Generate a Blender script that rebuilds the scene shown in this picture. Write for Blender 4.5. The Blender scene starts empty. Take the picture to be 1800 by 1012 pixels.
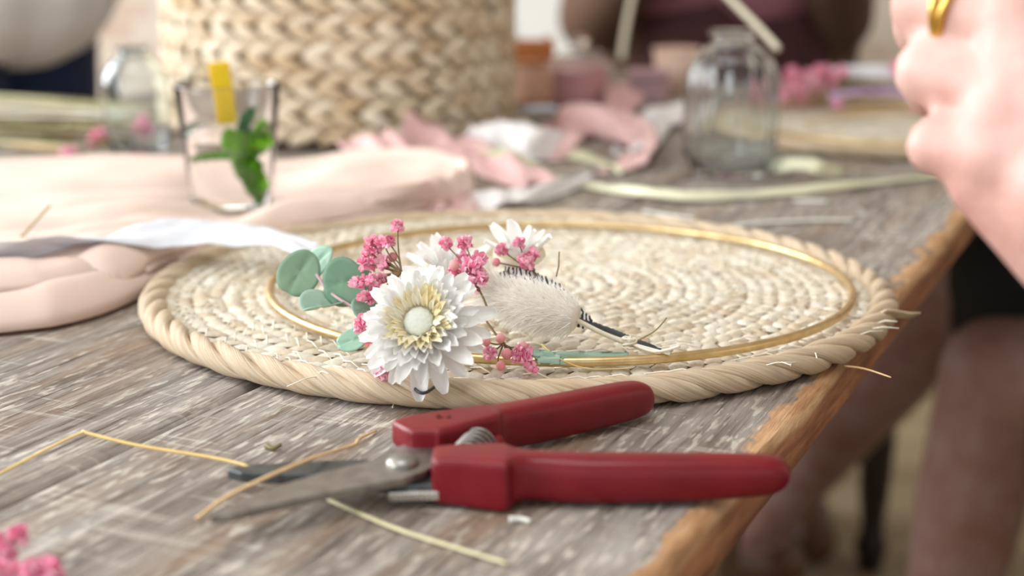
import bpy, bmesh, math, random
from mathutils import Vector, Matrix, Quaternion, noise
random.seed(7)
scn = bpy.context.scene
col = scn.collection
PI = math.pi
TZ = 0.75                                   # height of the table top above the floor

# ---------------------------------------------------------------- camera, world, light, exposure
cam_d = bpy.data.cameras.new('camera'); cam = bpy.data.objects.new('camera', cam_d); col.objects.link(cam)
cam.location = (0, 0, TZ + 0.1871); cam.rotation_euler = (PI/2 - 0.2382, 0, 0)
cam_d.sensor_width = 36; cam_d.lens = 36*2599/1800; cam_d.clip_start = 0.02
cam_d.dof.use_dof = True; cam_d.dof.focus_distance = 0.605; cam_d.dof.aperture_fstop = 5.4
scn.camera = cam
w = bpy.data.worlds.new('world'); scn.world = w; w.use_nodes = True
bgn = w.node_tree.nodes['Background']
bgn.inputs[0].default_value = (0.86, 0.93, 1.0, 1); bgn.inputs[1].default_value = 1.25
def area(name, loc, target, sx, sy, power, colr):
    d = bpy.data.lights.new(name, 'AREA'); d.shape = 'RECTANGLE'; d.size = sx; d.size_y = sy
    d.energy = power; d.color = colr
    o = bpy.data.objects.new(name, d); col.objects.link(o); o.location = loc
    o.rotation_euler = (Vector(target)-Vector(loc)).to_track_quat('-Z', 'Y').to_euler()
    return o
# daylight entering by the two tall windows of the left wall
area('daylight_window_near', (-2.6, -0.55, 1.75), (0, -0.2, 1.1), 1.5, 1.7, 72, (0.93, 0.97, 1.0))
area('daylight_window_far', (-2.6, 2.15, 1.75), (0, 1.6, 0.9), 1.5, 1.7, 130, (0.93, 0.97, 1.0))
# daylight from the skylight in the ceiling
area('daylight_skylight', (-0.35, 0.15, 2.88), (-0.35, 0.15, 0), 1.3, 0.9, 19, (0.95, 0.975, 1.0))
scn.view_settings.view_transform = 'Standard'; scn.view_settings.look = 'None'
scn.view_settings.gamma = 1; scn.view_settings.use_curve_mapping = False
scn.view_settings.exposure = -0.14

# ---------------------------------------------------------------- helpers
def lin(c):
    return tuple(((v/255)/12.92 if v/255 <= 0.04045 else ((v/255+0.055)/1.055)**2.4) for v in c)
class N:
    """small wrapper to write node trees tersely"""
    def __init__(s, name):
        s.m = bpy.data.materials.new(name); s.m.use_nodes = True; s.t = s.m.node_tree
        s.p = s.t.nodes['Principled BSDF']; s.out = s.t.nodes['Material Output']
    def n(s, kind, **kw):
        x = s.t.nodes.new('ShaderNode'+kind)
        for k, v in kw.items():
            if k in x.inputs.keys(): s.set(x.inputs[k], v)
            else: setattr(x, k, v)
        return x
    def set(s, inp, v):
        if isinstance(v, bpy.types.NodeSocket): s.t.links.new(v, inp)
        else:
            if inp.type == 'RGBA' and len(v) == 3: v = (*v, 1)
            inp.default_value = v
    def P(s, **kw):
        for k, v in kw.items(): s.set(s.p.inputs[k.replace('_', ' ')], v)
        return s
    def coord(s, kind='Object', scale=(1,1,1), rot=(0,0,0), loc=None):
        tc = s.n('TexCoord'); mp = s.n('Mapping', Vector=tc.outputs[kind], Scale=scale, Rotation=rot)
        if loc is not None: s.set(mp.inputs['Location'], loc)
        return mp.outputs[0]
    def noise(s, vec, scale=1, detail=4, rough=0.55, dist=0):
        return s.n('TexNoise', Vector=vec, Scale=scale, Detail=detail, Roughness=rough, Distortion=dist).outputs['Fac']
    def ramp(s, fac, stops):
        r = s.n('ValToRGB', Fac=fac); e = r.color_ramp.elements
        while len(e) < len(stops): e.new(0.5)
        for el, (p, c) in zip(e, stops):
            el.position = p; el.color = (*c, 1) if len(c) == 3 else c
        return r.outputs[0]
    def mix(s, fac, a, b, blend='MIX'):
        x = s.n('Mix', data_type='RGBA', blend_type=blend)
        s.set(x.inputs[0], fac); s.set(x.inputs[6], a); s.set(x.inputs[7], b)
        return x.outputs[2]
    def math(s, op, a, b=0.0, c=None):
        x = s.n('Math', operation=op); s.set(x.inputs[0], a); s.set(x.inputs[1], b)
        if c is not None: s.set(x.inputs[2], c)
        return x.outputs[0]
    def rng(s, v, a, b, c=0.0, d=1.0):
        x = s.n('MapRange'); s.set(x.inputs[0], v)
        for i, k in enumerate((a, b, c, d)): s.set(x.inputs[i+1], k)
        return x.outputs[0]
    def bump(s, h, strength=0.5, dist=0.001):
        b = s.n('Bump', Height=h, Strength=strength, Distance=dist)
        s.set(s.p.inputs['Normal'], b.outputs[0]); return s
    def rand(s):
        a = s.n('ObjectInfo').outputs['Random']; b = s.n('NewGeometry').outputs['Random Per Island']
        return s.math('FRACT', s.math('ADD', a, b))
def simple(name, rgb, rough=0.5, var=0.08, scale=30, **kw):
    k = N(name); c = lin(rgb)
    f = k.noise(k.coord(), scale, 4)
    lo = tuple(v*(1-var) for v in c); hi = tuple(min(1, v*(1+var)) for v in c)
    k.P(Base_Color=k.ramp(f, [(0.3, lo), (0.7, hi)]), Roughness=rough, **kw)
    return k.m

def link(name, me, mat, parent=None, smooth=True):
    if mat is not None: me.materials.append(mat)
    if smooth: me.polygons.foreach_set('use_smooth', [True]*len(me.polygons))
    o = bpy.data.objects.new(name, me); col.objects.link(o); o.parent = parent
    return o
def mk(name, vf, mat, parent=None, smooth=True):
    me = bpy.data.meshes.new(name); me.from_pydata([tuple(v) for v in vf[0]], [], vf[1]); me.update()
    return link(name, me, mat, parent, smooth)
def data(name, vf, mat, smooth=True):
    me = bpy.data.meshes.new(name); me.from_pydata([tuple(v) for v in vf[0]], [], vf[1])
    me.materials.append(mat)
    if smooth: me.polygons.foreach_set('use_smooth', [True]*len(me.polygons))
    return me
def inst(name, me, parent=None, M=None):
    o = bpy.data.objects.new(name, me); col.objects.link(o); o.parent = parent
    if M is not None: o.matrix_local = M
    return o
def join(parts):
    V, F = [], []
    for v, f in parts:
        k = len(V); V += list(v); F += [tuple(i+k for i in q) for q in f]
    return V, F
def xf(vf, M): return [M @ Vector(v) for v in vf[0]], vf[1]
def empty(name, loc=(0,0,0), rz=0):
    o = bpy.data.objects.new(name, None); col.objects.link(o); o.location = loc; o.rotation_euler = (0,0,rz)
    o.empty_display_size = 0.02; return o
def tag(o, label=None, cat=None, group=None, kind=None):
    if label: o['label'] = label
    if cat: o['category'] = cat
    if group: o['group'] = group
    if kind: o['kind'] = kind
    return o
def box(x0, x1, y0, y1, z0, z1):
    v = [(x,y,z) for z in (z0,z1) for y in (y0,y1) for x in (x0,x1)]
    return v, [(0,2,3,1),(4,5,7,6),(0,1,5,4),(2,6,7,3),(0,4,6,2),(1,3,7,5)]
def bevel(o, w=0.002, seg=2):
    m = o.modifiers.new('bevel', 'BEVEL'); m.width = w; m.segments = seg; m.limit_method = 'ANGLE'; return o
def lathe(prof, n=32, ribs=None):
    V, F = [], []
    for i, (r, z) in enumerate(prof):
        for k in range(n):
            a = 2*PI*k/n; rr = r*(ribs(a, i, z) if ribs else 1)
            V.append((rr*math.cos(a), rr*math.sin(a), z))
    for i in range(len(prof)-1):
        for k in range(n):
            F.append((i*n+k, i*n+(k+1)%n, (i+1)*n+(k+1)%n, (i+1)*n+k))
    if prof[0][0] < 1e-5: pass
    return V, F
def catmull(pts, sub=6, closed=False):
    P = [Vector(p) for p in pts]; out = []
    n = len(P)
    if n < 3:
        return [P[0].lerp(P[-1], i/sub) for i in range(sub+1)]
    for i in range(n-1):
        p0 = P[max(i-1,0)]; p1 = P[i]; p2 = P[i+1]; p3 = P[min(i+2,n-1)]
        for k in range(sub):
            t = k/sub
            out.append(0.5*((2*p1)+(p2-p0)*t+(2*p0-5*p1+4*p2-p3)*t*t+(3*p1-p0-3*p2+p3)*t**3))
    out.append(P[-1]); return out
def tube(path, r, n=6, closed=False, flat=1.0, cap=True):
    """sweep along path; r number, list or function of 0..1; flat squashes the section in its binormal"""
    P = [Vector(p) for p in path]; m = len(P); V, F = [], []
    T = [((P[(i+1)%m] if closed or i < m-1 else P[i])-(P[i-1] if closed or i > 0 else P[i])).normalized() for i in range(m)]
    up = Vector((0,0,1)) if abs(T[0].z) < 0.9 else Vector((1,0,0))
    nrm = T[0].cross(up).normalized()
    for i in range(m):
        nrm = (nrm - T[i]*nrm.dot(T[i])).normalized(); b = T[i].cross(nrm)
        rr = r(i/(m-1)) if callable(r) else (r[i] if isinstance(r, (list, tuple)) else r)
        for k in range(n):
            a = 2*PI*k/n
            V.append(P[i] + nrm*math.cos(a)*rr + b*math.sin(a)*rr*flat)
    for i in range(m if closed else m-1):
        j = (i+1) % m
        for k in range(n): F.append((i*n+k, i*n+(k+1)%n, j*n+(k+1)%n, j*n+k))
    if cap and not closed:
        F.append(tuple(range(n))[::-1]); F.append(tuple((m-1)*n+k for k in range(n)))
    return V, F
def strip(path, width, side, thick=0.0004, nw=6, crumple=0.0, seed=0, curl=0.0):
    """ribbon or cloth strip: width number or function of 0..1, side = list of side vectors or one"""
    P = [Vector(p) for p in path]; m = len(P); V, F = [], []
    for i in range(m):
        t = i/(m-1); wd = width(t) if callable(width) else width
        sd = side[min(int(t*(len(side)-1)), len(side)-2)].lerp(side[min(int(t*(len(side)-1)), len(side)-2)+1], t*(len(side)-1)-min(int(t*(len(side)-1)), len(side)-2)) if isinstance(side, list) else Vector(side)
        sd = sd.normalized(); tg = (P[min(i+1,m-1)]-P[max(i-1,0)]).normalized(); nn = tg.cross(sd).normalized()
        if nn.z < 0: nn = -nn
        for k in range(nw+1):
            s = k/nw-0.5
            p = P[i]+sd*wd*s
            h = crumple*(noise.noise(Vector((t*6+seed, s*3.5, seed*1.7)))+0.5*noise.noise(Vector((t*15+seed, s*8, seed)))) + curl*(s*s*4)
            V.append(p+nn*h)
    nb = len(V)
    for i in range(nb):
        V.append(V[i]-Vector((0,0,thick)) if False else V[i]-Vector((0,0,1))*thick)
    W = nw+1
    for i in range(m-1):
        for k in range(nw):
            a, b, c, d = i*W+k, i*W+k+1, (i+1)*W+k+1, (i+1)*W+k
            F.append((a,b,c,d)); F.append((nb+d,nb+c,nb+b,nb+a))
    for i in range(m-1):
        F.append((i*W, (i+1)*W, nb+(i+1)*W, nb+i*W)); F.append((nb+i*W+nw, nb+(i+1)*W+nw, (i+1)*W+nw, i*W+nw))
    for k in range(nw):
        F.append((k, nb+k, nb+k+1, k+1)); q = (m-1)*W
        F.append((q+k+1, nb+q+k+1, nb+q+k, q+k))
    return V, F
def sphere(c, r, nu=14, nv=8, sc=(1,1,1)):
    V, F = [], []
    for j in range(nv+1):
        th = PI*j/nv
        for i in range(nu):
            ph = 2*PI*i/nu
            V.append((c[0]+r*sc[0]*math.sin(th)*math.cos(ph), c[1]+r*sc[1]*math.sin(th)*math.sin(ph), c[2]+r*sc[2]*math.cos(th)))
    for j in range(nv):
        for i in range(nu):
            F.append((j*nu+i, (j+1)*nu+i, (j+1)*nu+(i+1)%nu, j*nu+(i+1)%nu))
    return V, F
def capsule(a, b, ra, rb, n=14):
    """tapered limb with round ends"""
    a = Vector(a); b = Vector(b); L = (b-a).length; d = (b-a).normalized(); pts = []; rr = []
    for k in range(5):
        t = PI/2*(k+0.15)/5; pts.append(a-d*ra*math.cos(t)); rr.append(ra*math.sin(t))
    for k in range(5):
        t = k/4; pts.append(a.lerp(b, t)); rr.append(ra+(rb-ra)*t)
    for k in range(5):
        t = PI/2*(4.85-k)/5; pts.append(b+d*rb*math.cos(t)); rr.append(rb*math.sin(t))
    return tube(pts, rr, n)
def fuse(name, parts, voxel, smooth, mat, parent=None):
    """one continuous skin over overlapping limbs"""
    me = bpy.data.meshes.new(name); v, f = join(parts); me.from_pydata([tuple(x) for x in v], [], f)
    o = bpy.data.objects.new(name, me); col.objects.link(o)
    m = o.modifiers.new('r', 'REMESH'); m.mode = 'VOXEL'; m.voxel_size = voxel; m.use_smooth_shade = True
    s = o.modifiers.new('s', 'SMOOTH'); s.factor = 0.5; s.iterations = smooth
    dg = bpy.context.evaluated_depsgraph_get(); nm = bpy.data.meshes.new_from_object(o.evaluated_get(dg))
    o.modifiers.clear(); o.data = nm; nm.name = name; bpy.data.meshes.remove(me)
    nm.materials.clear(); nm.materials.append(mat)
    nm.polygons.foreach_set('use_smooth', [True]*len(nm.polygons)); o.parent = parent
    return o
def up(p): return Vector((p[0], p[1], p[2]+TZ))          # point given above the table top -> world
def frame(axis, loc, spin=0, scale=1.0):
    q = Vector(axis).to_track_quat('Z', 'Y')
    return Matrix.Translation(Vector(loc)) @ q.to_matrix().to_4x4() @ Matrix.Rotation(spin, 4, 'Z') @ Matrix.Scale(scale, 4)

# ---------------------------------------------------------------- materials
def wood_mat():
    k = N('weathered_wood')
    oi = k.n('ObjectInfo').outputs['Random']
    off = k.n('CombineXYZ', X=k.math('MULTIPLY', oi, 17.0), Y=k.math('MULTIPLY', oi, 5.0), Z=k.math('MULTIPLY', oi, 9.0)).outputs[0]
    tc = k.n('TexCoord').outputs['Object']
    vec = k.n('VectorMath', operation='ADD'); k.set(vec.inputs[0], tc); k.set(vec.inputs[1], off)
    # the grain wanders a little
    wv = k.n('TexNoise', Vector=k.n('Mapping', Vector=vec.outputs[0], Scale=(3,5,3)).outputs[0], Scale=1.0, Detail=2).outputs['Color']
    wsc = k.n('VectorMath', operation='SCALE'); k.set(wsc.inputs[0], wv); wsc.inputs[3].default_value = 0.012
    v2 = k.n('VectorMath', operation='ADD'); k.set(v2.inputs[0], vec.outputs[0]); k.set(v2.inputs[1], wsc.outputs[0])
    def mp(sc, r=0): return k.n('Mapping', Vector=v2.outputs[0], Scale=sc, Rotation=(0,0,r)).outputs[0]
    broad = k.noise(mp((3, 16, 6)), 1, 4, 0.6)
    grain = k.noise(mp((14, 330, 20)), 1, 5, 0.62)
    mid = k.noise(mp((13, 130, 20)), 1, 4, 0.62)
    fleck = k.noise(mp((75, 330, 40)), 1, 3, 0.5)
    patch = k.noise(mp((16, 24, 20)), 1, 4, 0.6)
    cross = k.noise(mp((210, 17, 30), 0.25), 1, 3, 0.5)
    cross2 = k.noise(mp((150, 9, 30), -0.5), 1, 2, 0.5)
    s = k.math('ADD', k.math('MULTIPLY', mid, 0.62), k.math('MULTIPLY', broad, 0.38))
    base = k.ramp(s, [(0.34, lin((94,82,74))), (0.44, lin((126,114,105))), (0.53, lin((147,137,128))), (0.64, lin((168,160,152)))])
    warm = k.rng(k.noise(mp((4, 40, 8)), 1, 3), 0.5, 0.68)
    base = k.mix(k.math('MULTIPLY', warm, 0.45), base, lin((150,116,84)))
    cool = k.rng(patch, 0.52, 0.7)
    base = k.mix(k.math('MULTIPLY', cool, 0.45), base, lin((150,152,150)))
    fl = k.math('MULTIPLY', k.rng(fleck, 0.54, 0.62), k.rng(patch, 0.36, 0.55))
    base = k.mix(k.math('MULTIPLY', fl, 0.7), base, lin((208,199,185)))
    cr = k.math('MAXIMUM', k.rng(cross, 0.63, 0.7), k.math('MULTIPLY', k.rng(cross2, 0.64, 0.7), 0.8))
    base = k.mix(k.math('MULTIPLY', cr, 0.5), base, lin((205,196,182)))
    dk = k.rng(grain, 0.44, 0.34)
    base = k.mix(k.math('MULTIPLY', dk, 0.75), base, lin((62,50,42)))
    vio = k.math('MULTIPLY', k.rng(k.noise(mp((13, 22, 9)), 1.0, 3), 0.68, 0.76), 0.5)
    base = k.mix(vio, base, lin((92,74,92)))
    # worn, bare arris along the long edge and raw sawn side
    sep = k.n('SeparateXYZ', Vector=tc)
    wn = k.noise(k.n('Mapping', Vector=tc, Scale=(26, 60, 30)).outputs[0], 1, 4, 0.6)
    lim = k.math('ADD', k.math('MULTIPLY', wn, 0.034), -0.0085)
    wear = k.rng(k.math('SUBTRACT', lim, sep.outputs[1]), -0.0015, 0.0015)
    bare = k.ramp(k.noise(k.n('Mapping', Vector=tc, Scale=(18, 60, 140)).outputs[0], 1, 5, 0.6),
                  [(0.3, lin((128,92,66))), (0.48, lin((184,140,100))), (0.65, lin((212,174,134)))])
    base = k.mix(wear, base, bare)
    low = k.rng(sep.outputs[2], TZ-0.004, TZ-0.007)
    fr = k.math('MULTIPLY', k.rng(sep.outputs[1], 0.02, 0.012), low)
    base = k.mix(fr, base, k.ramp(k.noise(k.n('Mapping', Vector=tc, Scale=(14, 60, 150)).outputs[0], 1, 5, 0.6),
                  [(0.3, lin((104,66,48))), (0.5, lin((150,100,72))), (0.68, lin((192,138,96)))]))
    k.P(Base_Color=base, Roughness=k.rng(patch, 0.3, 0.7, 0.55, 0.8), Specular_IOR_Level=0.25)
    h = k.math('ADD', k.math('MULTIPLY', grain, 1.0), k.math('ADD', k.math('MULTIPLY', fleck, 0.6), k.math('MULTIPLY', mid, 0.9)))
    k.bump(h, 0.75, 0.0022)
    return k.m
WOOD = wood_mat()
def straw_mat(name, cols, bscale=(60,60,60), strength=0.4, rough=0.6):
    k = N(name); r = k.rand()
    n_ = k.noise(k.coord(scale=bscale), 14, 4, 0.6)
    c = k.ramp(r, [(i/(len(cols)-1), lin(x)) for i, x in enumerate(cols)])
    c = k.mix(k.rng(n_, 0.35, 0.7, 0, 0.35), c, lin((176,152,120)))
    k.P(Base_Color=c, Roughness=rough, Specular_IOR_Level=0.35); k.bump(n_, strength, 0.0006); return k.m
WEAVE = straw_mat('seagrass_plait', [(204,188,164),(220,211,195),(230,225,212),(212,201,182),(226,219,204),(198,178,152),(222,214,198)], (50,9,50))
BASKET = straw_mat('jute_plait', [(208,186,154),(224,208,182),(234,222,200),(196,170,134),(228,213,188)], (30,30,30))
def rope_mat():
    k = N('raffia_rim'); v = k.coord('UV', (7, 26, 1))
    n_ = k.noise(v, 1.0, 5, 0.65)
    big = k.noise(k.coord('UV', (40, 1, 1)), 1, 2)
    c = k.ramp(n_, [(0.26, lin((150,120,88))), (0.40, lin((208,184,152))), (0.7, lin((236,224,202)))])
    c = k.mix(k.rng(big, 0.45, 0.7, 0, 0.55), c, lin((228,198,162)))
    c = k.mix(k.rng(k.n('ObjectInfo').outputs['Random'], 0, 1, 0, .35), c, lin((206,176,136)))
    k.P(Base_Color=c, Roughness=0.55, Specular_IOR_Level=0.4); k.bump(n_, 0.9, 0.0016); return k.m
RIM = rope_mat()
THREAD = simple('pale_thread', (238,230,212), 0.6)
MATBASE = simple('seagrass_dark', (184,160,124), 0.8, 0.3, 200)
def gold_mat():
    k = N('brushed_brass'); n_ = k.noise(k.coord(scale=(30,30,30)), 4, 4)
    k.P(Base_Color=k.ramp(n_, [(0.3, lin((200,172,120))), (0.7, lin((228,204,156)))]), Metallic=0.9, Roughness=0.34); k.bump(n_, 0.05, 0.0005); return k.m
GOLD = gold_mat()
def red_mat():
    k = N('red_vinyl'); n_ = k.noise(k.coord(scale=(1,1,1)), 900, 3); sc = k.noise(k.coord(scale=(40,40,40)), 1.5, 3)
    k.P(Base_Color=k.ramp(sc, [(0.3, lin((108,4,20))), (0.7, lin((124,8,26)))]), Roughness=k.rng(sc, 0.3, 0.7, 0.36, 0.46), Specular_IOR_Level=0.38, Coat_Weight=0.12, Coat_Roughness=0.12)
    return k.m
RED = red_mat()
def steel_mat(name, a, b, rough):
    k = N(name); n_ = k.noise(k.coord(scale=(40,40,40)), 4, 5)
    k.P(Base_Color=k.ramp(n_, [(0.2, lin(a)), (0.8, lin(b))]), Metallic=0.85, Roughness=k.rng(n_, 0.2, 0.8, rough, rough+0.12)); return k.m
STEEL = steel_mat('worn_steel', (120,116,110), (172,168,162), 0.3)
DARKSTEEL = steel_mat('dark_steel', (70,74,78), (112,116,118), 0.32)
BRIGHT = steel_mat('bright_steel', (196,190,182), (226,222,214), 0.2)
def thin_mat(name, a, b, rough=0.6, trans=0.4, scale=40, stretch=(1,1,1), sat=None):
    """thin leaf, petal or cloth: diffuse with some light passing through"""
    k = N(name); n_ = k.noise(k.coord(scale=stretch), scale, 4, 0.6)
    c = k.ramp(k.math('ADD', k.math('MULTIPLY', n_, 0.6), k.math('MULTIPLY', k.rand(), 0.4)), [(0.3, lin(a)), (0.65, lin(b))])
    k.P(Base_Color=c, Roughness=rough, Specular_IOR_Level=0.3); k.bump(n_, 0.15, 0.0006)
    tr = k.n('BsdfTranslucent', Color=c if sat is None else (*lin(sat), 1)); ms = k.n('MixShader', Fac=trans)
    k.set(ms.inputs[1], k.p.outputs[0]); k.set(ms.inputs[2], tr.outputs[0]); k.t.links.new(ms.outputs[0], k.out.inputs[0]); return k.m
PETAL = thin_mat('white_petal', (246,245,240), (254,253,251), 0.4, 0.16)
PETALY = thin_mat('cream_petal', (250,236,190), (253,249,234), 0.4, 0.16)
FCORE = thin_mat('flower_core', (190,196,184), (226,229,218), 0.7, 0.2, 700)
PINK = thin_mat('pink_blossom', (242,134,172), (255,206,220), 0.6, 0.2, 260)
PINKBUD = thin_mat('pink_bud', (240,160,166), (248,190,192), 0.6, 0.3, 260)
EUC = thin_mat('eucalyptus', (140,178,154), (184,212,194), 0.5, 0.15, 60)
EUCD = thin_mat('eucalyptus_dark', (120,158,130), (160,190,162), 0.5, 0.15, 60)
STEMB = simple('brown_stem', (120,98,66), 0.7, 0.2, 200)
STEMG = simple('olive_stem', (150,138,92), 0.7, 0.2, 200)
STEMP = simple('mauve_stem', (196,166,170), 0.6, 0.1, 200)
WHITESTEM = simple('pale_stem', (232,224,200), 0.6, 0.1, 200)
FUR = thin_mat('bunny_tail_fur', (254,249,240), (255,254,250), 0.9, 0.3, 50)
def feather_mat():
    k = N('barred_feather'); v = k.coord('Object', (1,1,1))
    wv = k.n('TexWave', Vector=v, Scale=170.0, Distortion=6.0, Detail=3.0); wv.bands_direction = 'X'
    wv.inputs['Detail Scale'].default_value = 1.6
    k.P(Base_Color=k.ramp(wv.outputs['Fac'], [(0.42, lin((34,34,36))), (0.58, lin((225,222,214)))]), Roughness=0.6); return k.m
FEATHER = feather_mat()
FEATHERD = simple('dark_feather', (58,60,60), 0.5, 0.2, 300)
STRAWY = simple('yellow_straw', (222,190,120), 0.5, 0.12, 120)
STRAWT = simple('tan_straw', (206,172,124), 0.55, 0.15, 120)
STRAWP = simple('pale_straw', (222,214,172), 0.5, 0.1, 120)
WHITEST = simple('white_straw', (226,224,214), 0.5, 0.1, 120)
LEAFP = thin_mat('pale_palm_leaf', (206,206,160), (240,238,208), 0.4, 0.2, 30, (1,1,1))
PEACH = thin_mat('peach_chiffon', (250,216,198), (252,232,220), 0.7, 0.25, 25, sat=(250,206,176))
WHITECLOTH = thin_mat('white_cloth', (240,233,231), (250,245,243), 0.7, 0.15, 25)
ROSE = thin_mat('dusty_rose_cloth', (218,172,170), (232,194,190), 0.75, 0.1, 60)
SATIN = thin_mat('white_satin', (236,238,244), (248,248,252), 0.3, 0.15, 30)
def glass_mat(name, tint, rough=0.0, ior=1.45):
    k = N(name); n_ = k.noise(k.coord(), 40, 2)
    k.P(Base_Color=k.ramp(n_, [(0.3, tint), (0.7, tuple(min(1, c*1.02) for c in tint))]), Roughness=rough, Transmission_Weight=1.0, IOR=ior); return k.m
GLASS = glass_mat('clear_glass', (0.985, 0.992, 0.992), 0, 1.30)
GLASSB = glass_mat('bluish_glass', (0.915, 0.974, 0.99), 0, 1.38)
WATER = glass_mat('water', (0.99, 0.99, 0.98), 0, 1.33)
MINT = thin_mat('mint_leaf', (70,140,24), (130,196,48), 0.45, 0.4, 120)
MINTD = thin_mat('mint_leaf_dark', (30,86,56), (52,116,74), 0.45, 0.3, 120)
LEMON = thin_mat('lemon', (246,206,20), (255,226,70), 0.4, 0.35, 60)
def skin_mat(name='skin', dark=1.0):
    k = N(name); n_ = k.noise(k.coord(), 26, 4, 0.6); f = k.noise(k.coord(), 420, 3)
    c = k.ramp(n_, [(0.32, lin((196,146,136))), (0.55, lin((210,172,163))), (0.72, lin((218,188,181)))])
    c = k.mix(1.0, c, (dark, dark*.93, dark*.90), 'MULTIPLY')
    k.P(Base_Color=c, Roughness=0.5, Specular_IOR_Level=0.4, Subsurface_Weight=0.03, Subsurface_Radius=(0.01,0.004,0.002), Subsurface_Scale=0.6)
    h = k.math('ADD', k.math('MULTIPLY', f, 0.35), n_); k.bump(h, 0.35, 0.003); return k.m
SKIN = skin_mat()
SKINSHADE = skin_mat('shaded_skin', .55)  # skin darkened so its colour carries the shade under the table

# ---------------------------------------------------------------- the room
PLASTER = simple('pale_plaster', (226,220,210), 0.9, 0.06, 3)
def brickish():
    k = N('limewashed_brick'); v = k.coord('Object', (1,1,1), (PI/2,0,0))
    b = k.n('TexBrick', Vector=v, Scale=4.4, Color1=(*lin((224,206,188)),1), Color2=(*lin((206,168,148)),1), Mortar=(*lin((226,220,208)),1))
    n_ = k.noise(k.coord(), 5, 4)
    k.P(Base_Color=k.mix(k.rng(n_, 0.35, 0.65, 0, 0.8), b.outputs[0], lin((228,218,206))), Roughness=0.9); k.bump(b.outputs['Fac'], 0.4, 0.01); return k.m
BRICK = brickish()
def floor_mat():
    k = N('worn_floorboards'); v = k.coord('Object', (1, 7, 1)); n_ = k.noise(v, 1.2, 5, 0.6)
    k.P(Base_Color=k.ramp(n_, [(0.3, lin((112,94,70))), (0.5, lin((150,132,104))), (0.7, lin((172,156,128)))]), Roughness=0.6); k.bump(n_, 0.2, 0.004); return k.m
X0, X1, Y0, Y1, ZC = -2.7, 3.0, -2.4, 4.3, 2.9
def struct(o): return tag(o, kind='structure')
struct(mk('floor', box(X0-.1, X1+.1, Y0-.1, Y1+.1, -0.05, 0), floor_mat(), smooth=False))
struct(mk('ceiling', join([box(X0-.1, -1.05, Y0-.1, Y1+.1, ZC, ZC+.05), box(.35, X1+.1, Y0-.1, Y1+.1, ZC, ZC+.05), box(-1.05, .35, Y0-.1, -.35, ZC, ZC+.05), box(-1.05, .35, .65, Y1+.1, ZC, ZC+.05)]), PLASTER, smooth=False))
struct(mk('wall_back', box(X0-.1, X1+.1, Y1, Y1+.1, 0, ZC), BRICK, smooth=False))
struct(mk('wall_right', box(X1, X1+.1, Y0, Y1, 0, ZC), PLASTER, smooth=False))
struct(mk('wall_left', join([box(X0-.1, X0, Y0, Y1, 0, 0.85), box(X0-.1, X0, Y0, Y1, 2.65, ZC),
    box(X0-.1, X0, Y0, -1.35, 0.85, 2.65), box(X0-.1, X0, 0.25, 1.35, 0.85, 2.65), box(X0-.1, X0, 2.95, Y1, 0.85, 2.65)]), PLASTER, smooth=False))
FRAMEW = simple('white_paint', (238,238,234), 0.5, 0.03)
for i, (a, b) in enumerate(((-1.35, 0.25), (1.35, 2.95))):
    f = struct(mk('window_%d' % (i+1), join([box(X0-.08, X0-.02, a, a+.06, .85, 2.65), box(X0-.08, X0-.02, b-.06, b, .85, 2.65),
        box(X0-.08, X0-.02, a, b, .85, .91), box(X0-.08, X0-.02, a, b, 2.59, 2.65), box(X0-.07, X0-.03, (a+b)/2-.02, (a+b)/2+.02, .9, 2.6)]), FRAMEW, smooth=False))
    mk('window_sill', box(X0-.02, X0+.1, a-.05, b+.05, .8, .85), FRAMEW, f, smooth=False)
struct(mk('added_wall_front', join([box(X0-.1, X1+.1, Y0-.1, Y0, 0, .95), box(X0-.1, -2.2, Y0-.1, Y0, .95, ZC), box(2.2, X1+.1, Y0-.1, Y0, .95, ZC), box(-2.2, 2.2, Y0-.1, Y0, 2.7, ZC)]), PLASTER, smooth=False))  # unseen wall added behind the camera; its parapet cuts low light under the table
struct(mk('window_3', join([box(x-.03, x+.03, Y0-.08, Y0-.02, .95, 2.7) for x in (-2.17, -.73, .73, 2.17)]+[box(-2.2, 2.2, Y0-.08, Y0-.02, .95, 1.0), box(-2.2, 2.2, Y0-.08, Y0-.02, 2.65, 2.7)]), FRAMEW, smooth=False))  # frame for the opening of the added front wall
struct(mk('baseboard_back', box(X0, X1, Y1-.02, Y1, 0, .12), FRAMEW, smooth=False))

# white chest of drawers against the back wall
ch = empty('white_chest', (0.27, 4.02, 0))
tag(ch, 'white painted chest of drawers standing against the back wall', 'chest')
bevel(mk('body', box(-.52, .30, -.2, .22, .06, .80), FRAMEW, ch, False), .006)
for k in range(3):
    d = bevel(mk('drawer', box(-.49, .27, -.222, -.2, .10+.235*k, .315+.235*k), FRAMEW, ch, False), .006)
    for s in (-.3, .08): mk('knob', xf(sphere((0,0,0), .016), Matrix.Translation((s, -.236, .21+.235*k))), FRAMEW, d)
for sx in (-.49, .25):
    for sy in (-.17, .17): mk('foot', box(sx-.02+.01, sx+.03, sy-.02, sy+.02, 0, .06), FRAMEW, ch, False)

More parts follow.
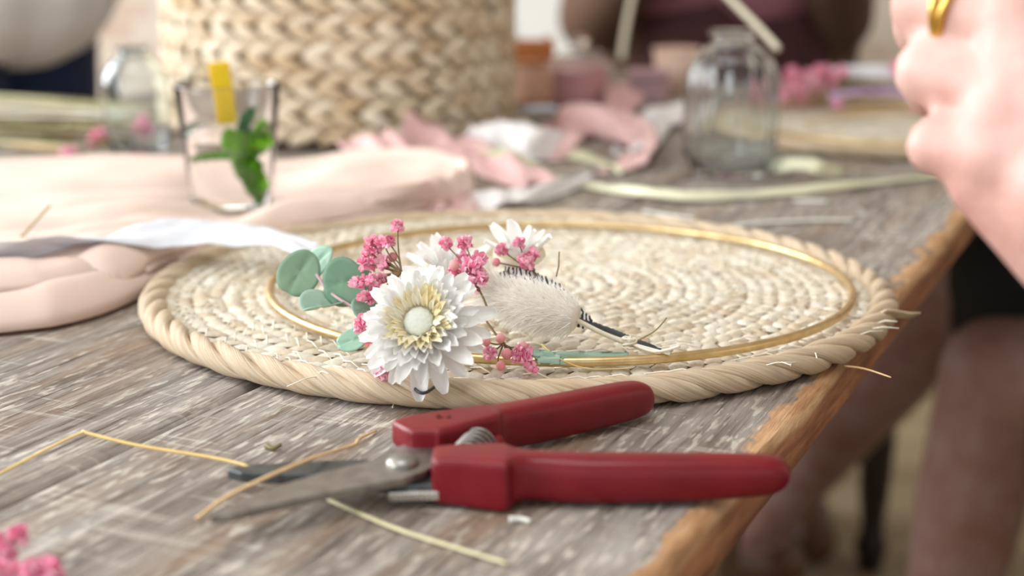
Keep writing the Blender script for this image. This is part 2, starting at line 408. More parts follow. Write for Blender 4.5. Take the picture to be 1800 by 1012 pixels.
# ---------------------------------------------------------------- the table
RZ = math.radians(65.35)
table = empty('work_table', (0.0455, 0.409, 0), RZ)
tag(table, 'long table of weathered grey planks with worn orange edge under everything', 'table')
U0, U1 = -0.95, 1.5
def plank(v0, v1, z1, seed, worn):
    n = 260; V, F = [], []
    prof0 = [(0, -0.021), (0, -0.0035), (0.0012, -0.0012), (0.004, 0), (0.012, 0)]
    for i in range(n+1):
        u = U0+(U1-U0)*i/n
        nz = noise.noise(Vector((u*9, seed, 0))); nz2 = noise.noise(Vector((u*38, seed+5, 0)))
        chip = max(0, noise.noise(Vector((u*16, seed+9, 3.3)))-0.15)
        row = []
        for (dv, dz) in prof0:
            wv = (0.0012*nz+0.0006*nz2) if dz > -0.02 else 0
            c = chip*0.009 if (worn and dz > -0.004) else 0
            row.append((u, v0+dv+wv*(1 if worn else .4)+(c if dv < 0.004 else 0), z1+dz-(c*0.5 if dv < 0.006 else 0)))
        for (dv, dz) in prof0[::-1]:
            row.append((u, v1-dv-0.0004*nz2, z1+dz))
        V += row
    w_ = 10
    for i in range(n):
        for k in range(w_-1): F.append((i*w_+k, (i+1)*w_+k, (i+1)*w_+k+1, i*w_+k+1))
        F.append((i*w_+w_-1, (i+1)*w_+w_-1, (i+1)*w_, i*w_))
    F.append(tuple(range(w_))); F.append(tuple(n*w_+k for k in range(w_))[::-1])
    o = mk('plank', (V, F), WOOD, table)
    m = o.modifiers.new('e', 'EDGE_SPLIT'); m.split_angle = 0.7
    return o
vs = [0, .2195, .468, .735, 1.0]
for i in range(4): plank(vs[i]+(.0008 if i else 0), vs[i+1]-.0010, TZ-(0.0, .0007, .0, .0005)[i], i*3.1, i == 0)
LEGW = simple('brown_leg_wood', (112,84,60), 0.7, 0.2, 12)
for u in (-.75, 1.15):
    bevel(mk('leg', box(u-.04, u+.04, .30, .38, 0, TZ-.08), LEGW, table, False), .004)
    bevel(mk('leg', box(u-.04, u+.04, .66, .74, 0, TZ-.08), LEGW, table, False), .004)
    bevel(mk('crossbar', box(u-.03, u+.03, .06, .94, TZ-.08, TZ-.022), LEGW, table, False), .004)
bevel(mk('stretcher', box(-.71, 1.11, .49, .55, .14, .21), LEGW, table, False), .004)

# ---------------------------------------------------------------- round seagrass placemats
def plait_cell(w_, l_, h_, seed):
    """puffed, sheared lozenge of flattened grass"""
    rnd = random.Random(seed); nu, nv = 5, 4; V, F = [], []
    sh = rnd.uniform(.25, .45)*w_
    for j in range(nv+1):
        for i in range(nu+1):
            a = i/nu*2-1; b = j/nv*2-1
            x = a*l_/2*(1-.28*abs(b)**2.2)+sh*b*.55; y = b*w_/2*(1-.22*abs(a)**2.4)
            z = h_*(1-abs(a)**2.6)**.8*(1-abs(b)**2.4)**.8+rnd.uniform(-.07, .07)*h_
            z += h_*.35*a                    # one end dives under its neighbour
            V.append((x, y, z))
    for j in range(nv):
        for i in range(nu): F.append((j*(nu+1)+i, j*(nu+1)+i+1, (j+1)*(nu+1)+i+1, (j+1)*(nu+1)+i))
    return V, F
CELLS = [plait_cell(.0092, .0112, .0016, s) for s in range(8)]
CELLM = [data('plait', c, WEAVE) for c in CELLS]
def strand_mesh(R, phase, turns=17, n=10):
    m = turns*26; V, F, UV = [], [], []
    for i in range(m):
        th = 2*PI*i/m; ph = -turns*th+phase
        hr = .0042; jit = 1+.2*noise.noise(Vector((math.cos(th)*9, math.sin(th)*9, phase)))
        c = Vector(((R+hr*math.cos(ph))*math.cos(th), (R+hr*math.cos(ph))*math.sin(th), .0066+.0031*math.sin(ph)))
        er = Vector((math.cos(th), math.sin(th), 0)); ez = Vector((0,0,1))
        d1 = er*math.cos(ph)+ez*math.sin(ph); d2 = -er*math.sin(ph)+ez*math.cos(ph)
        for k in range(n):
            a = 2*PI*k/n
            V.append(c+d1*math.copysign(abs(math.cos(a))**.75, math.cos(a))*.0031*jit+d2*math.sin(a)*.0042*jit)
    for i in range(m):
        j = (i+1) % m
        # the strand closes on itself: after a whole number of turns the section is back where it began
        for k in range(n):
            F.append((i*n+k, i*n+(k+1)%n, j*n+(k+1)%n, j*n+k)); UV.append((i, k))
    return V, F, UV, m, n
def rim_strand(R, phase):
    V, F, UV, m, n = strand_mesh(R, phase)
    me = bpy.data.meshes.new('rim_strand'); me.from_pydata([tuple(v) for v in V], [], F)
    uvl = me.uv_layers.new(name='UVMap'); k = 0
    for (i, q) in UV:
        for (a, b) in ((i, q), (i, q+1), (i+1, q+1), (i+1, q)):
            uvl.data[k].uv = (a/m, b/n); k += 1
    me.materials.append(RIM); me.polygons.foreach_set('use_smooth', [True]*len(me.polygons)); return me
RM = .1842
STR = [rim_strand(RM, 2*PI*k/3) for k in range(3)]
def weave_layout():
    out = []; rg = random.Random(3); ring = 0
    r = .005
    while r < .1775:
        n = max(5, int(2*PI*r/.0088)); off = rg.random()*6
        for i in range(n):
            th = 2*PI*(i+off)/n+rg.uniform(-.08, .08)*2*PI/n
            out.append((r+rg.uniform(-.0008, .0008), th, 1 if ring % 2 else -1, rg.randrange(8), rg.uniform(.88, 1.14), rg.uniform(-.15, .15)))
        ring += 1; r += .0078
    return out
LAY = weave_layout()
def cell_M(r, th, s, k, sc, tw):
    return Matrix.Translation((r*math.cos(th), r*math.sin(th), .0068+.0006*tw)) @ Matrix.Rotation(th+PI/2*s+tw, 4, 'Z') @ Matrix.Diagonal((sc, 1/sc if False else 1.0, sc, 1))
def placemat(loc, label, rz, npart):
    m = empty('placemat', loc, rz)
    tag(m, label, 'placemat')
    mk('mat_core', lathe([(0, .0025), (.178, .0025), (.180, .0045), (.178, .0066), (0, .0066)], 64), MATBASE, m)
    for s in STR: inst('rim_strand', s, m)
    # the plaits that show largest are single parts: those nearest the person looking from the table's near end
    R = Matrix.Rotation(rz, 4, 'Z')
    order = sorted(LAY, key=lambda c: (R @ Vector((c[0]*math.cos(c[1]), c[0]*math.sin(c[1]), 0))).y)
    for c in order[:npart]: inst('plait', CELLM[c[3]], m, cell_M(*c))
    o = mk('plaits_further_in', join([xf(CELLS[c[3]], cell_M(*c)) for c in order[npart:]]), WEAVE, m); o['kind'] = 'stuff'
    rg = random.Random(5); th = []
    for c in LAY:
        if rg.random() < .6: continue
        r, a = c[0]+.0039, c[1]; d = rg.uniform(.004, .008)/max(r, .02)
        p = [Vector(((r+dr)*math.cos(a+da), (r+dr)*math.sin(a+da), z)) for dr, da, z in ((-.004, -d, .0082), (0, 0, .0097+rg.random()*.0005), (.004, d, .0082))]
        th.append(tube(p, .00032+.0001*rg.random(), 4))
    o = mk('stitching', join(th), THREAD, m); o['kind'] = 'stuff'
    return m
pm = placemat((0.0029, 0.7463, TZ+.0002), 'round plaited seagrass placemat lying under the strawflower hoop, beside the red secateurs', 0.0, 300)
# stray fibres pulled out of the rim
rg = random.Random(11)
for k in range(9):
    a = rg.uniform(-1.05, -.1) if k < 7 else rg.uniform(-2.2, -1.6)
    p = Vector((.186*math.cos(a), .186*math.sin(a), .010)); d = Vector((math.cos(a+rg.uniform(-.9,.9)), math.sin(a+rg.uniform(-.9,.9)), rg.uniform(-.1,.35)))
    L = rg.uniform(.008, .02)
    mk('stray_fibre', tube([p, p+d*L*.5+Vector((0,0,.001)), p+d*L], .00028, 4), THREAD, pm)
mk('rim_end', strip([Vector((.1705,-.0745,.0125)), Vector((.1765,-.069,.0105)), Vector((.184,-.066,.0085)), Vector((.1890,-.0655,.0085))], .0085, Vector((.3,-.6,.4)), .0008, 3), RIM, pm)

# brass hoop lying on the mat
def torus(R, r, n=160, m=14):
    return tube([(R*math.cos(2*PI*i/n), R*math.sin(2*PI*i/n), 0) for i in range(n)], r, m, closed=True)
HOOP = data('brass_hoop', torus(.1463, .0021), GOLD)
h = inst('brass_hoop', HOOP); h.location = (.0243, .735, TZ+.0126)
tag(h, 'thin brass craft hoop wreathed with strawflowers and a bunny tail', 'hoop')

# ---------------------------------------------------------------- red-handled secateurs
CM = .01
sec = empty('secateurs', (-.037, .473, TZ))
tag(sec, 'open secateurs with red vinyl handles and steel blades', 'secateurs')
def rel(x, y, z): return ((x+3.7)*CM, (y-47.3)*CM, z*CM)
def loft(secs, n=40):
    """secs: (centre, half side, side vector, half height, exponent)"""
    V, F = [], []
    for (c, hw, sd, hh, e) in secs:
        for k in range(n):
            a = 2*PI*k/n; ca, sa = math.cos(a), math.sin(a)
            x = math.copysign(abs(ca)**(2/e), ca)*hw; z = math.copysign(abs(sa)**(2/e), sa)*hh
            V.append(Vector(c)+Vector(sd)*x+Vector((0,0,z)))
    m = len(secs)
    for i in range(m-1):
        for k in range(n): F.append((i*n+k, i*n+(k+1)%n, (i+1)*n+(k+1)%n, (i+1)*n+k))
    F.append(tuple(range(n))[::-1]); F.append(tuple((m-1)*n+k for k in range(n)))
    return V, F
def dens(secs, sub=4):
    out = []
    for i in range(len(secs)-1):
        p0, p1, p2, p3 = secs[max(i-1,0)], secs[i], secs[i+1], secs[min(i+2,len(secs)-1)]
        for k in range(sub):
            t = k/sub; out.append(tuple(0.5*(2*b+(c-a)*t+(2*a-5*b+4*c-d)*t*t+(3*b-a-3*c+d)*t**3) for a,b,c,d in zip(p0,p1,p2,p3)))
    out.append(secs[-1]); return out
A = [(-2.62,46.3,47.3,.35,1.5,4), (-2.56,46.0,47.5,.15,1.72,7), (-1.4,45.72,47.6,.08,1.80,8), (-0.35,45.38,47.55,.05,1.84,8), (-0.12,45.42,47.5,.06,1.83,6),
     (0.08,45.75,47.4,.12,1.80,4), (0.5,45.95,47.35,.15,1.76,3.2), (1.2,45.93,47.3,.12,1.74,2.9), (2.4,45.75,47.25,.08,1.74,2.7), (4.2,45.76,47.25,.10,1.72,2.7),
     (6.6,45.92,47.35,.14,1.66,2.7), (8.4,46.1,47.45,.22,1.58,2.6), (9.0,46.25,47.42,.36,1.46,2.5), (9.28,46.5,47.25,.6,1.2,2.3), (9.36,46.8,47.0,.85,.98,2)]
mk('handle', loft([(rel(x, (f+b)/2, (zb+zt)/2), (b-f)/2*CM, (0,1,0), (zt-zb)/2*CM, e) for (x,f,b,zb,zt,e) in dens(A)]), RED, sec)
a36 = math.radians(34); ax = Vector((math.cos(a36), math.sin(a36), 0)); bx = Vector((-math.sin(a36), math.cos(a36), 0))
O_B = Vector((-3.3, 49.55, 0))
B = [(-.62,-.25,.75,.95,1.6,4), (-.5,-.55,.95,.8,1.75,7), (.05,-.95,1.0,.3,1.8,8), (.3,-1.15,1.0,.12,1.82,8), (1.4,-1.1,.8,.10,1.84,8), (2.5,-1.05,.55,.10,1.86,8), (2.85,-.98,.5,.14,1.86,6),
     (3.05,-.80,.55,.2,1.84,4), (3.5,-.72,.6,.2,1.80,3.4), (5,-.72,.62,.12,1.76,3), (7.5,-.70,.62,.12,1.72,2.9), (9.4,-.66,.58,.18,1.66,2.8), (10.15,-.6,.52,.3,1.5,2.6), (10.42,-.4,.36,.6,1.2,2.3), (10.5,-.15,.15,.85,.98,2)]
def recB(s, f, b, zb, zt, e):
    c = O_B+ax*s+bx*((f+b)/2); return (rel(c.x, c.y, (zb+zt)/2), (b-f)/2*CM, bx, (zt-zb)/2*CM, e)
hb = mk('handle', loft([recB(*q) for q in dens(B)]), RED, sec)
# moulded maker's mark on the rear handle: a small oval with two strokes
EMB = simple('dark_red_mark', (70,6,14), 0.4)
cB = O_B+ax*.95+bx*(-.05); q0 = Vector(rel(cB.x, cB.y, 1.838))
mks = [tube([q0+Vector((math.cos(t)*.0016*s-.0016*s2, math.sin(t)*.0013, .0001)) for t in [(.5+1.0*i/8)*PI for i in range(9)]], .0002, 5) for s, s2 in ((1,.4),)]
mks += [tube([q0+Vector((.0018+math.cos(t)*.0014, math.sin(t)*.0013, .0001)) for t in [(-.5+1.0*i/8)*PI for i in range(9)]], .0002, 5),
        tube([q0+Vector((.0018,-.0013,.0001)), q0+Vector((.0018,.0013,.0001))], .0002, 5), tube([q0+Vector((-.0006,-.0006,.0001)), q0+Vector((.0006,-.0006,.0001))], .0002, 5)]
mk('maker_mark', join(mks), EMB, hb)
def prism(poly, z0, z1):
    n = len(poly); V = [rel(x, y, z0) for x, y in poly]+[rel(x, y, z1) for x, y in poly]
    return V, [tuple(range(n))[::-1], tuple(range(n, 2*n))]+[(i, (i+1)%n, n+(i+1)%n, n+i) for i in range(n)]
def smoothpoly(p, sub=3):
    q = catmull([(x, y, 0) for x, y in (p[-1],)+tuple(p)+(p[0], p[1])], sub); q = q[sub:-sub-1+1-1]
    return [(v.x, v.y) for v in q]
# cutting blade (belongs to the rear handle), broad and curved, tip to the front left
b2 = [(-5.0,47.45),(-6.3,46.5),(-7.6,45.3),(-8.7,43.9),(-9.35,42.75),(-8.75,42.8),(-7.4,43.75),(-6.0,44.65),(-4.7,45.35),(-3.6,45.9),(-2.9,46.6),(-2.5,47.5),(-2.35,48.8),(-2.9,49.6),(-3.7,49.4),(-4.4,48.5)]
bl = bevel(mk('cutting_blade', prism(b2, .82, 1.12), STEEL, sec, False), .0006, 2)
# counter blade (belongs to the front handle), narrow
b1 = [(-4.2,48.6),(-5.6,48.55),(-7.4,48.35),(-9.0,48.05),(-9.75,47.65),(-9.2,47.25),(-7.6,47.1),(-6.0,47.2),(-5.0,47.1),(-4.3,46.3),(-3.4,46.05),(-2.4,46.1),(-2.4,47.2),(-3.0,47.9)]
bevel(mk('counter_blade', prism(b1, .42, .80), DARKSTEEL, sec, False), .0006, 2)
fl = mk('blade_flat', prism([(-4.1,45.85),(-2.4,45.95),(-2.4,46.5),(-4.0,46.4)], .30, .62), BRIGHT, sec, False); bevel(fl, .0006)
bo = mk('pivot_bolt', lathe([(0,.0142),(.002,.0141),(.0038,.0136),(.0052,.0126),(.0057,.0118),(.0057,.0112)], 32), STEEL, sec)
mk('pivot_nut', lathe([(0,.0002),(.0044,.0002),(.0050,.0010),(.0050,.0030),(.0036,.0042),(.0030,.0046)], 24), BRIGHT, sec)
sp0 = Vector(rel(-1.75, 47.4, .98)); sp1 = Vector(rel(-1.1, 49.8, 1.02))
spd = (sp1-sp0).normalized(); su = Vector((0,0,1)); sv = spd.cross(su)
mk('spring', tube([sp0.lerp(sp1, i/168)+su*math.cos(i*2*PI/24)*.0058+sv*math.sin(i*2*PI/24)*.0058 for i in range(169)], .00062, 8), STEEL, sec)
mk('spring_seat', capsule(rel(-.75, 49.2, .9), rel(-.55, 50.0, .9), .0022, .003), RED, hb)

# ---------------------------------------------------------------- dried flowers on the hoop
def petal(L, W, cup, bend, seed=0, nu=7, nv=4):
    V, F = [], []
    for i in range(nu+1):
        t = i/nu; wd = W*(math.sin(PI*min(1, .14+.70*t))**.75)*(1 if t < .8 else 1-.35*((t-.8)/.2)**2)
        for j in range(nv+1):
            s = j/nv*2-1
            V.append((t*L, s*wd/2, cup*W*(s*s)*.6+bend*L*t*t+.03*W*math.sin(5*s+seed)))
    for i in range(nu):
        for j in range(nv): F.append((i*(nv+1)+j, (i+1)*(nv+1)+j, (i+1)*(nv+1)+j+1, i*(nv+1)+j+1))
    return V, F
def strawflower(loc, axis, label, layers, dome, scale=1.0, seed=1, stretch=None):
    r = random.Random(seed); f = empty('strawflower', up(loc)); tag(f, label, 'flower', 'white strawflowers on the brass hoop')
    Q = Vector(axis).to_track_quat('Z', 'Y').to_matrix().to_4x4()
    for (cnt, L, W, r0, h0, el, mat, cup, bend) in layers:
        ms = [data('petal', petal(L*scale, W*scale, cup, bend, k), mat) for k in range(3)]
        for k in range(cnt):
            ph = 2*PI*(k+r.uniform(-.25, .25))/cnt; e = math.radians(el+r.uniform(-9, 9)); sc = r.uniform(.85, 1.12)
            if stretch:
                d = (Q @ Vector((math.cos(ph), math.sin(ph), 0))); sc *= 1+stretch[1]*max(-.6, d.dot(Vector(stretch[0])))
            M = Q @ Matrix.Rotation(ph, 4, 'Z') @ Matrix.Translation((r0*scale, 0, h0*scale)) @ Matrix.Rotation(-e, 4, 'Y') @ Matrix.Rotation(r.uniform(-.25, .25), 4, 'X') @ Matrix.Scale(sc, 4)
            inst('petal', ms[k % 3], f, M)
    if dome:
        mk('flower_head', xf(lathe([(dome*math.sin(t), dome*.5*math.cos(t)) for t in [PI*.5*i/8 for i in range(9)]]+[(dome*.9, -.004)], 28,
            lambda a, i, z: 1+.05*math.sin(17*a+i*2)), Q @ Matrix.Translation((0, 0, .0035*scale))), FCORE, f)
    mk('calyx', xf(lathe([(0, -.006), (.006*scale, -.004), (.011*scale, .001), (.010*scale, .004)], 16), Q), PETALY, f)
    return f
c = .01
LBIG = [(17,1.6*c,.58*c,.92*c,-.15*c,-6,PETAL,.5,-.04), (19,1.48*c,.54*c,.92*c,.05*c,9,PETAL,.5,.02), (26,1.2*c,.50*c,.92*c,.22*c,28,PETAL,.55,.05),
        (26,.95*c,.42*c,.88*c,.34*c,48,PETAL,.6,-.1), (26,.78*c,.32*c,.80*c,.40*c,64,PETALY,.6,-.25), (24,.62*c,.26*c,.70*c,.42*c,76,PETALY,.6,-.35)]
big = strawflower((-0.0361,0.5670,0.0343), (-.18,-.80,.56), 'largest open white strawflower with cream inner petals, drooping over the placemat rim', LBIG, .0062, 1.06, 4, ((.75,-.2,-.62), .15))
LMID = [(11,2.0*c,.70*c,.35*c,0,20,PETAL,.5,.05), (10,1.7*c,.60*c,.3*c,.1*c,45,PETAL,.5,.0), (8,1.3*c,.5*c,.2*c,.2*c,65,PETAL,.5,-.05)]
strawflower((-0.0292,0.6480,0.0350), (.05,-.42,.90), 'half open white strawflower, behind the large open one', LMID, .004, .95, 9)
LSML = [(7,1.5*c,.62*c,.25*c,0,34,PETAL,.5,.05), (6,1.25*c,.5*c,.2*c,.1*c,58,PETAL,.5,.0)]
strawflower((0.0031,0.6520,0.0431), (-.05,-.25,.97), 'small narrow-petalled white strawflower, standing behind the bunny tail', LSML, .003, 1.12, 13)

def blossom_vf(r, seed):
    rd = random.Random(seed); parts = []
    for k in range(16):
        d = Vector((rd.gauss(0,1), rd.gauss(0,1), rd.gauss(0,1)+.4)).normalized()
        pv, pf = petal(r*1.15, r*.95, .9, rd.uniform(-.3,.2), seed+k, 3, 3)
        parts.append(xf((pv, pf), d.to_track_quat('X', 'Z').to_matrix().to_4x4() @ Matrix.Rotation(rd.uniform(0, 6), 4, 'X')))
    parts.append(sphere((0,0,0), r*.55, 8, 5))
    return join(parts)
BLO = [data('blossom', blossom_vf(.0031, s), PINK) for s in range(5)]
BUD = data('bud', sphere((0,0,0), .0019, 10, 7, (1,1,1.1)), PINKBUD)
def sprig(label, base, tips, buds=(), seed=0, fork=.55, sr=.00035, size=1.0, mat=None, name='pink_gypsophila', sag=.0, group=None):
    """thin branching stems from base, a blossom on every tip"""
    rd = random.Random(seed); b0 = up(base); s = empty(name, b0); tag(s, label, 'flower', group)
    T = [up(t) for t in tips]; K = [up(t) for t in buds]; allp = T+K
    cen = sum(allp, Vector((0,0,0)))/len(allp); fk = b0.lerp(cen, fork); parts = [tube([p-b0 for p in catmull([b0, b0.lerp(fk, .5)+Vector((rd.uniform(-1,1),0,rd.uniform(-1,1)))*.0015, fk], 4)], sr*1.5, 5)]
    for p in allp:
        m = fk.lerp(p, .5)+Vector((rd.uniform(-1,1), rd.uniform(-1,1), rd.uniform(-1,.3)))*.002
        parts.append(tube([x-b0 for x in catmull([fk, m, p], 4)], lambda t: sr*(1.15-.4*t), 5))
    mk('stem', join(parts), mat or STEMB, s)
    for i, p in enumerate(T):
        M = Matrix.Translation(p-b0) @ Matrix.Rotation(rd.uniform(0,6), 4, 'Z') @ Matrix.Rotation(rd.uniform(-.6,.6), 4, 'X') @ Matrix.Scale(size*rd.uniform(.85,1.15), 4)
        inst('blossom', BLO[i % 5], s, M)
    for p in K: inst('bud', BUD, s, Matrix.Translation(p-b0) @ Matrix.Scale(size*rd.uniform(.9,1.2), 4))
    return s
sprig('pink gypsophila sprig, fanning out over the eucalyptus leaves', (-0.0362,0.6180,0.0411),
  [(-0.0495,0.6280,0.0622), (-0.0607,0.6300,0.0540), (-0.0558,0.6260,0.0556), (-0.0617,0.6220,0.0522), (-0.0590,0.6300,0.0507), (-0.0636,0.6200,0.0474), (-0.0609,0.6280,0.0448), (-0.0559,0.6220,0.0474), (-0.0533,0.6220,0.0567),
   (-0.0664,0.6120,0.0400), (-0.0593,0.6100,0.0425), (-0.0563,0.6160,0.0415), (-0.0639,0.6170,0.0403), (-0.0598,0.6080,0.0355), (-0.0625,0.6060,0.0355), (-0.0577,0.6120,0.0385)], [(-0.0516,0.6240,0.0492)], 3, .5)
sprig('pink gypsophila sprig, between the big strawflower and the bunny tail', (-0.0101,0.6060,0.0303),
  [(-0.0290,0.6300,0.0538), (-0.0205,0.6280,0.0547), (-0.0145,0.6220,0.0489), (-0.0170,0.6260,0.0460), (-0.0200,0.6180,0.0468), (-0.0146,0.6150,0.0463), (-0.0235,0.6120,0.0440), (-0.0246,0.6180,0.0456), (-0.0179,0.6100,0.0415), (-0.0138,0.6120,0.0420), (-0.0172,0.6120,0.0387), (-0.0218,0.6300,0.0472), (-0.0190,0.6160,0.0435)],
  [(-0.0245,0.6100,0.0489)], 5, .62)
s3 = sprig('pink gypsophila sprig, rising on a long brown stem behind the bunny tail', (0.0256,0.6320,0.0236),
  [(-0.0045,0.6360,0.0499), (0.0032,0.6360,0.0527), (0.0095,0.6340,0.0486), (0.0050,0.6320,0.0465), (0.0080,0.6360,0.0458), (0.0067,0.6300,0.0454)], [(-0.0070,0.6360,0.0443)], 7, .72, .0004)
mk('side_twig', tube([up(x)-s3.location for x in ((0.0195,0.6340,0.0383), (0.0205,0.6340,0.0429), (0.0207,0.6340,0.0496))], .0003, 5), STEMB, s3)
sprig('small pink gypsophila sprig, drooping over the front of the brass hoop', (-0.0115,0.6040,0.0271),
  [(-0.0091,0.5820,0.0182), (0.0028,0.5810,0.0190), (0.0061,0.5830,0.0189), (0.0046,0.5790,0.0169), (0.0076,0.5770,0.0134), (0.0014,0.5800,0.0176)], [(-0.0105,0.5830,0.0228), (-0.0047,0.5840,0.0242), (-0.0021,0.5800,0.0186), (-0.0046,0.5770,0.0144), (0.0044,0.5830,0.0211)], 9, .72)
sprig('pink gypsophila sprig, tucked under the left petals of the big strawflower', (-0.0501,0.5970,0.0166),
  [(-0.0612,0.5820,0.0315), (-0.0608,0.5800,0.0296), (-0.0520,0.5660,0.0153), (-0.0589,0.5900,0.0223)], [(-0.0571,0.5900,0.0186)], 12, .3, .0003, .9)

# eucalyptus sprig: round blue-green leaves
eu = empty('eucalyptus_sprig', up((-0.0510,0.6100,0.0255))); tag(eu, 'blue-green eucalyptus sprig with round leaves, beside the big strawflower', 'leaves')
def round_leaf(rx, ry, fold=.0, seed=0):
    V, F = [], []; nr, na = 6, 28
    V.append((0, 0, 0))
    for i in range(1, nr+1):
        for k in range(na):
            a = 2*PI*k/na; t = i/nr; rr = t*(1+.03*math.sin(3*a+seed))*(1-.10*math.exp(-((a-PI)/.25)**2))
            x, y = rx*rr*math.cos(a), ry*rr*math.sin(a)
            V.append((x, y, fold*abs(y)+.05*rx*math.sin(2.2*x/rx+seed)*t-.0007*math.exp(-(y/(ry*.12))**2)))
    for k in range(na): F.append((0, 1+k, 1+(k+1)%na))
    for i in range(nr-1):
        for k in range(na): F.append((1+i*na+k, 1+(i+1)*na+k, 1+(i+1)*na+(k+1)%na, 1+i*na+(k+1)%na))
    return V, F
def leaf(cx, n_, spin, rx, ry, mat, fold=0, seed=0):
    o = mk('leaf', round_leaf(rx, ry, fold, seed), mat, eu); o.matrix_local = Matrix.Translation(-eu.location) @ frame(n_, up(cx), spin)
    m = o.modifiers.new('t', 'SOLIDIFY'); m.thickness = .0004
leaf((-0.0940,0.6360,0.0394), (.30,-.80,.45), .9, .0115, .0092, EUCD, 0, 1)
leaf((-0.0876,0.6460,0.0418), (-.55,-.75,.35), .9, .0098, .0066, EUC, 0, 2)
leaf((-0.0738,0.6300,0.0367), (-.05,-.93,.34), .2, .0098, .0112, EUCD, 0, 3)
leaf((-0.0832,0.6220,0.0279), (.12,-.14,.98), .05, .0100, .0088, EUC, .55, 4)
leaf((-0.0668,0.6340,0.0334), (.5,-.7,.3), 0, .0080, .0105, EUCD, 0, 5)
leaf((-0.0669,0.5980,0.0198), (-.2,-.55,.8), .5, .0074, .0062, EUC, 0, 6)
leaf((-0.0620,0.6120,0.0287), (.5,-.5,.7), 0, .0070, .0075, EUC, 0, 7)
st = [up(p)-eu.location for p in ((-0.0510,0.6100,0.0255), (-0.0639,0.6180,0.0264), (-0.0706,0.6220,0.0284), (-0.0804,0.6300,0.0326), (-0.0867,0.6380,0.0384))]
mk('stem', tube(catmull(st, 5), .0007, 6), STEMP, eu)

# bunny tail grass
def fluff(a, b, rfun, n, hl, seed):
    rd = random.Random(seed); V, F = [], []; ax_ = (b-a); L = ax_.length; ax_.normalize(); q = ax_.to_track_quat('Z', 'Y')
    for i in range(n):
        t = rd.random(); ph = rd.uniform(0, 2*PI); rad = q @ Vector((math.cos(ph), math.sin(ph), 0))
        p = a+ax_*L*t+rad*rfun(t)*.92
        d = (rad*.75+ax_*(.75)+Vector((rd.gauss(0,.22), rd.gauss(0,.22), rd.gauss(0,.22)-.05))).normalized()
        h = hl*rd.uniform(.6, 1.35)*(1.7 if t > .85 else 1); s = d.cross(Vector((rd.gauss(0,1), rd.gauss(0,1), rd.gauss(0,1)))).normalized()*.00017
        e = p+d*h+Vector((0,0,-.0006)); k = len(V); m = p+d*h*.55
        V += [p-s, p+s, m+s*.7, m-s*.7, e]; F += [(k, k+1, k+2, k+3), (k+3, k+2, k+4)]
    return V, F
ta, tb = up((0.0269,0.6040,0.0273)), up((-0.0098,0.6200,0.0343))
bt = empty('bunny_tail_grass', ta); tag(bt, 'fluffy white bunny tail grass head, lying across the brass hoop', 'dried grass')
rf = lambda t: .0086*(math.sin(PI*min(1, .17+.80*t))**.55)
core = [ta.lerp(tb, i/14)-ta for i in range(15)]
mk('seed_head', tube(core, lambda t: rf(t)*.94, 20), FUR, bt)
o = mk('fur', fluff(Vector((0,0,0)), tb-ta, rf, 4200, .0062, 3), FUR, bt, False); o['kind'] = 'stuff'
stp = catmull([up(p)-ta for p in ((0.0254,0.6070,0.0268), (0.0386,0.6040,0.0206), (0.0493,0.6020,0.0169), (0.0597,0.5970,0.0136))], 5)
mk('stem', tube(stp, .0011, 6), WHITESTEM, bt)

# barred feather behind the bunny tail
f0, f1, f2 = up((0.0633,0.6040,0.0131)), up((0.0294,0.6160,0.0239)), up((-0.0030,0.6400,0.0395))
fe = empty('barred_feather', f0); tag(fe, 'black and white barred feather with dark quill, behind the bunny tail', 'feather')
fp = [p-f0 for p in catmull([f0, up((0.0463,0.6100,0.0169)), f1, up((0.0154,0.6260,0.0328)), f2], 10)]
mk('quill', tube(fp, lambda t: .0009*(1-.75*t), 6), FEATHERD, fe)
def vane(side, wmax, t0, t1):
    V, F = [], []; m = len(fp)
    rd = random.Random(int(side*3)+5)
    i0, i1 = int(t0*(m-1)), int(t1*(m-1)); nb = 90
    for k in range(nb):
        t = t0+(t1-t0)*k/nb; x = t*(m-1); i = min(int(x), m-2); p = fp[i].lerp(fp[i+1], x-i); tg = (fp[i+1]-fp[i]).normalized()
        sd = tg.cross(Vector((-.15,-.75,.65))).normalized()*side
        wd = wmax*math.sin(PI*min(1, .12+.80*(k/nb)))**.7*rd.uniform(.9, 1.05)
        d = (sd*.8+tg*.55).normalized(); hw = tg*(t1-t0)*.047/nb*2.2
        b = len(V); q1 = p+d*wd*.5+Vector((0,0,.0004)); q2 = p+d*wd+tg*wd*.12
        V += [p-hw, p+hw, q1+hw, q1-hw, q2+hw*.6, q2-hw*.6]; F += [(b, b+1, b+2, b+3), (b+3, b+2, b+4, b+5)]
    return V, F
o = mk('vane', join([vane(1, .0078, .42, 1.0), vane(-1, .0078, .42, 1.0)]), FEATHER, fe, False); o['kind'] = 'stuff'
o = mk('downy_base', join([vane(1, .0034, .04, .46), vane(-1, .0026, .04, .46)]), FEATHERD, fe, False); o['kind'] = 'stuff'

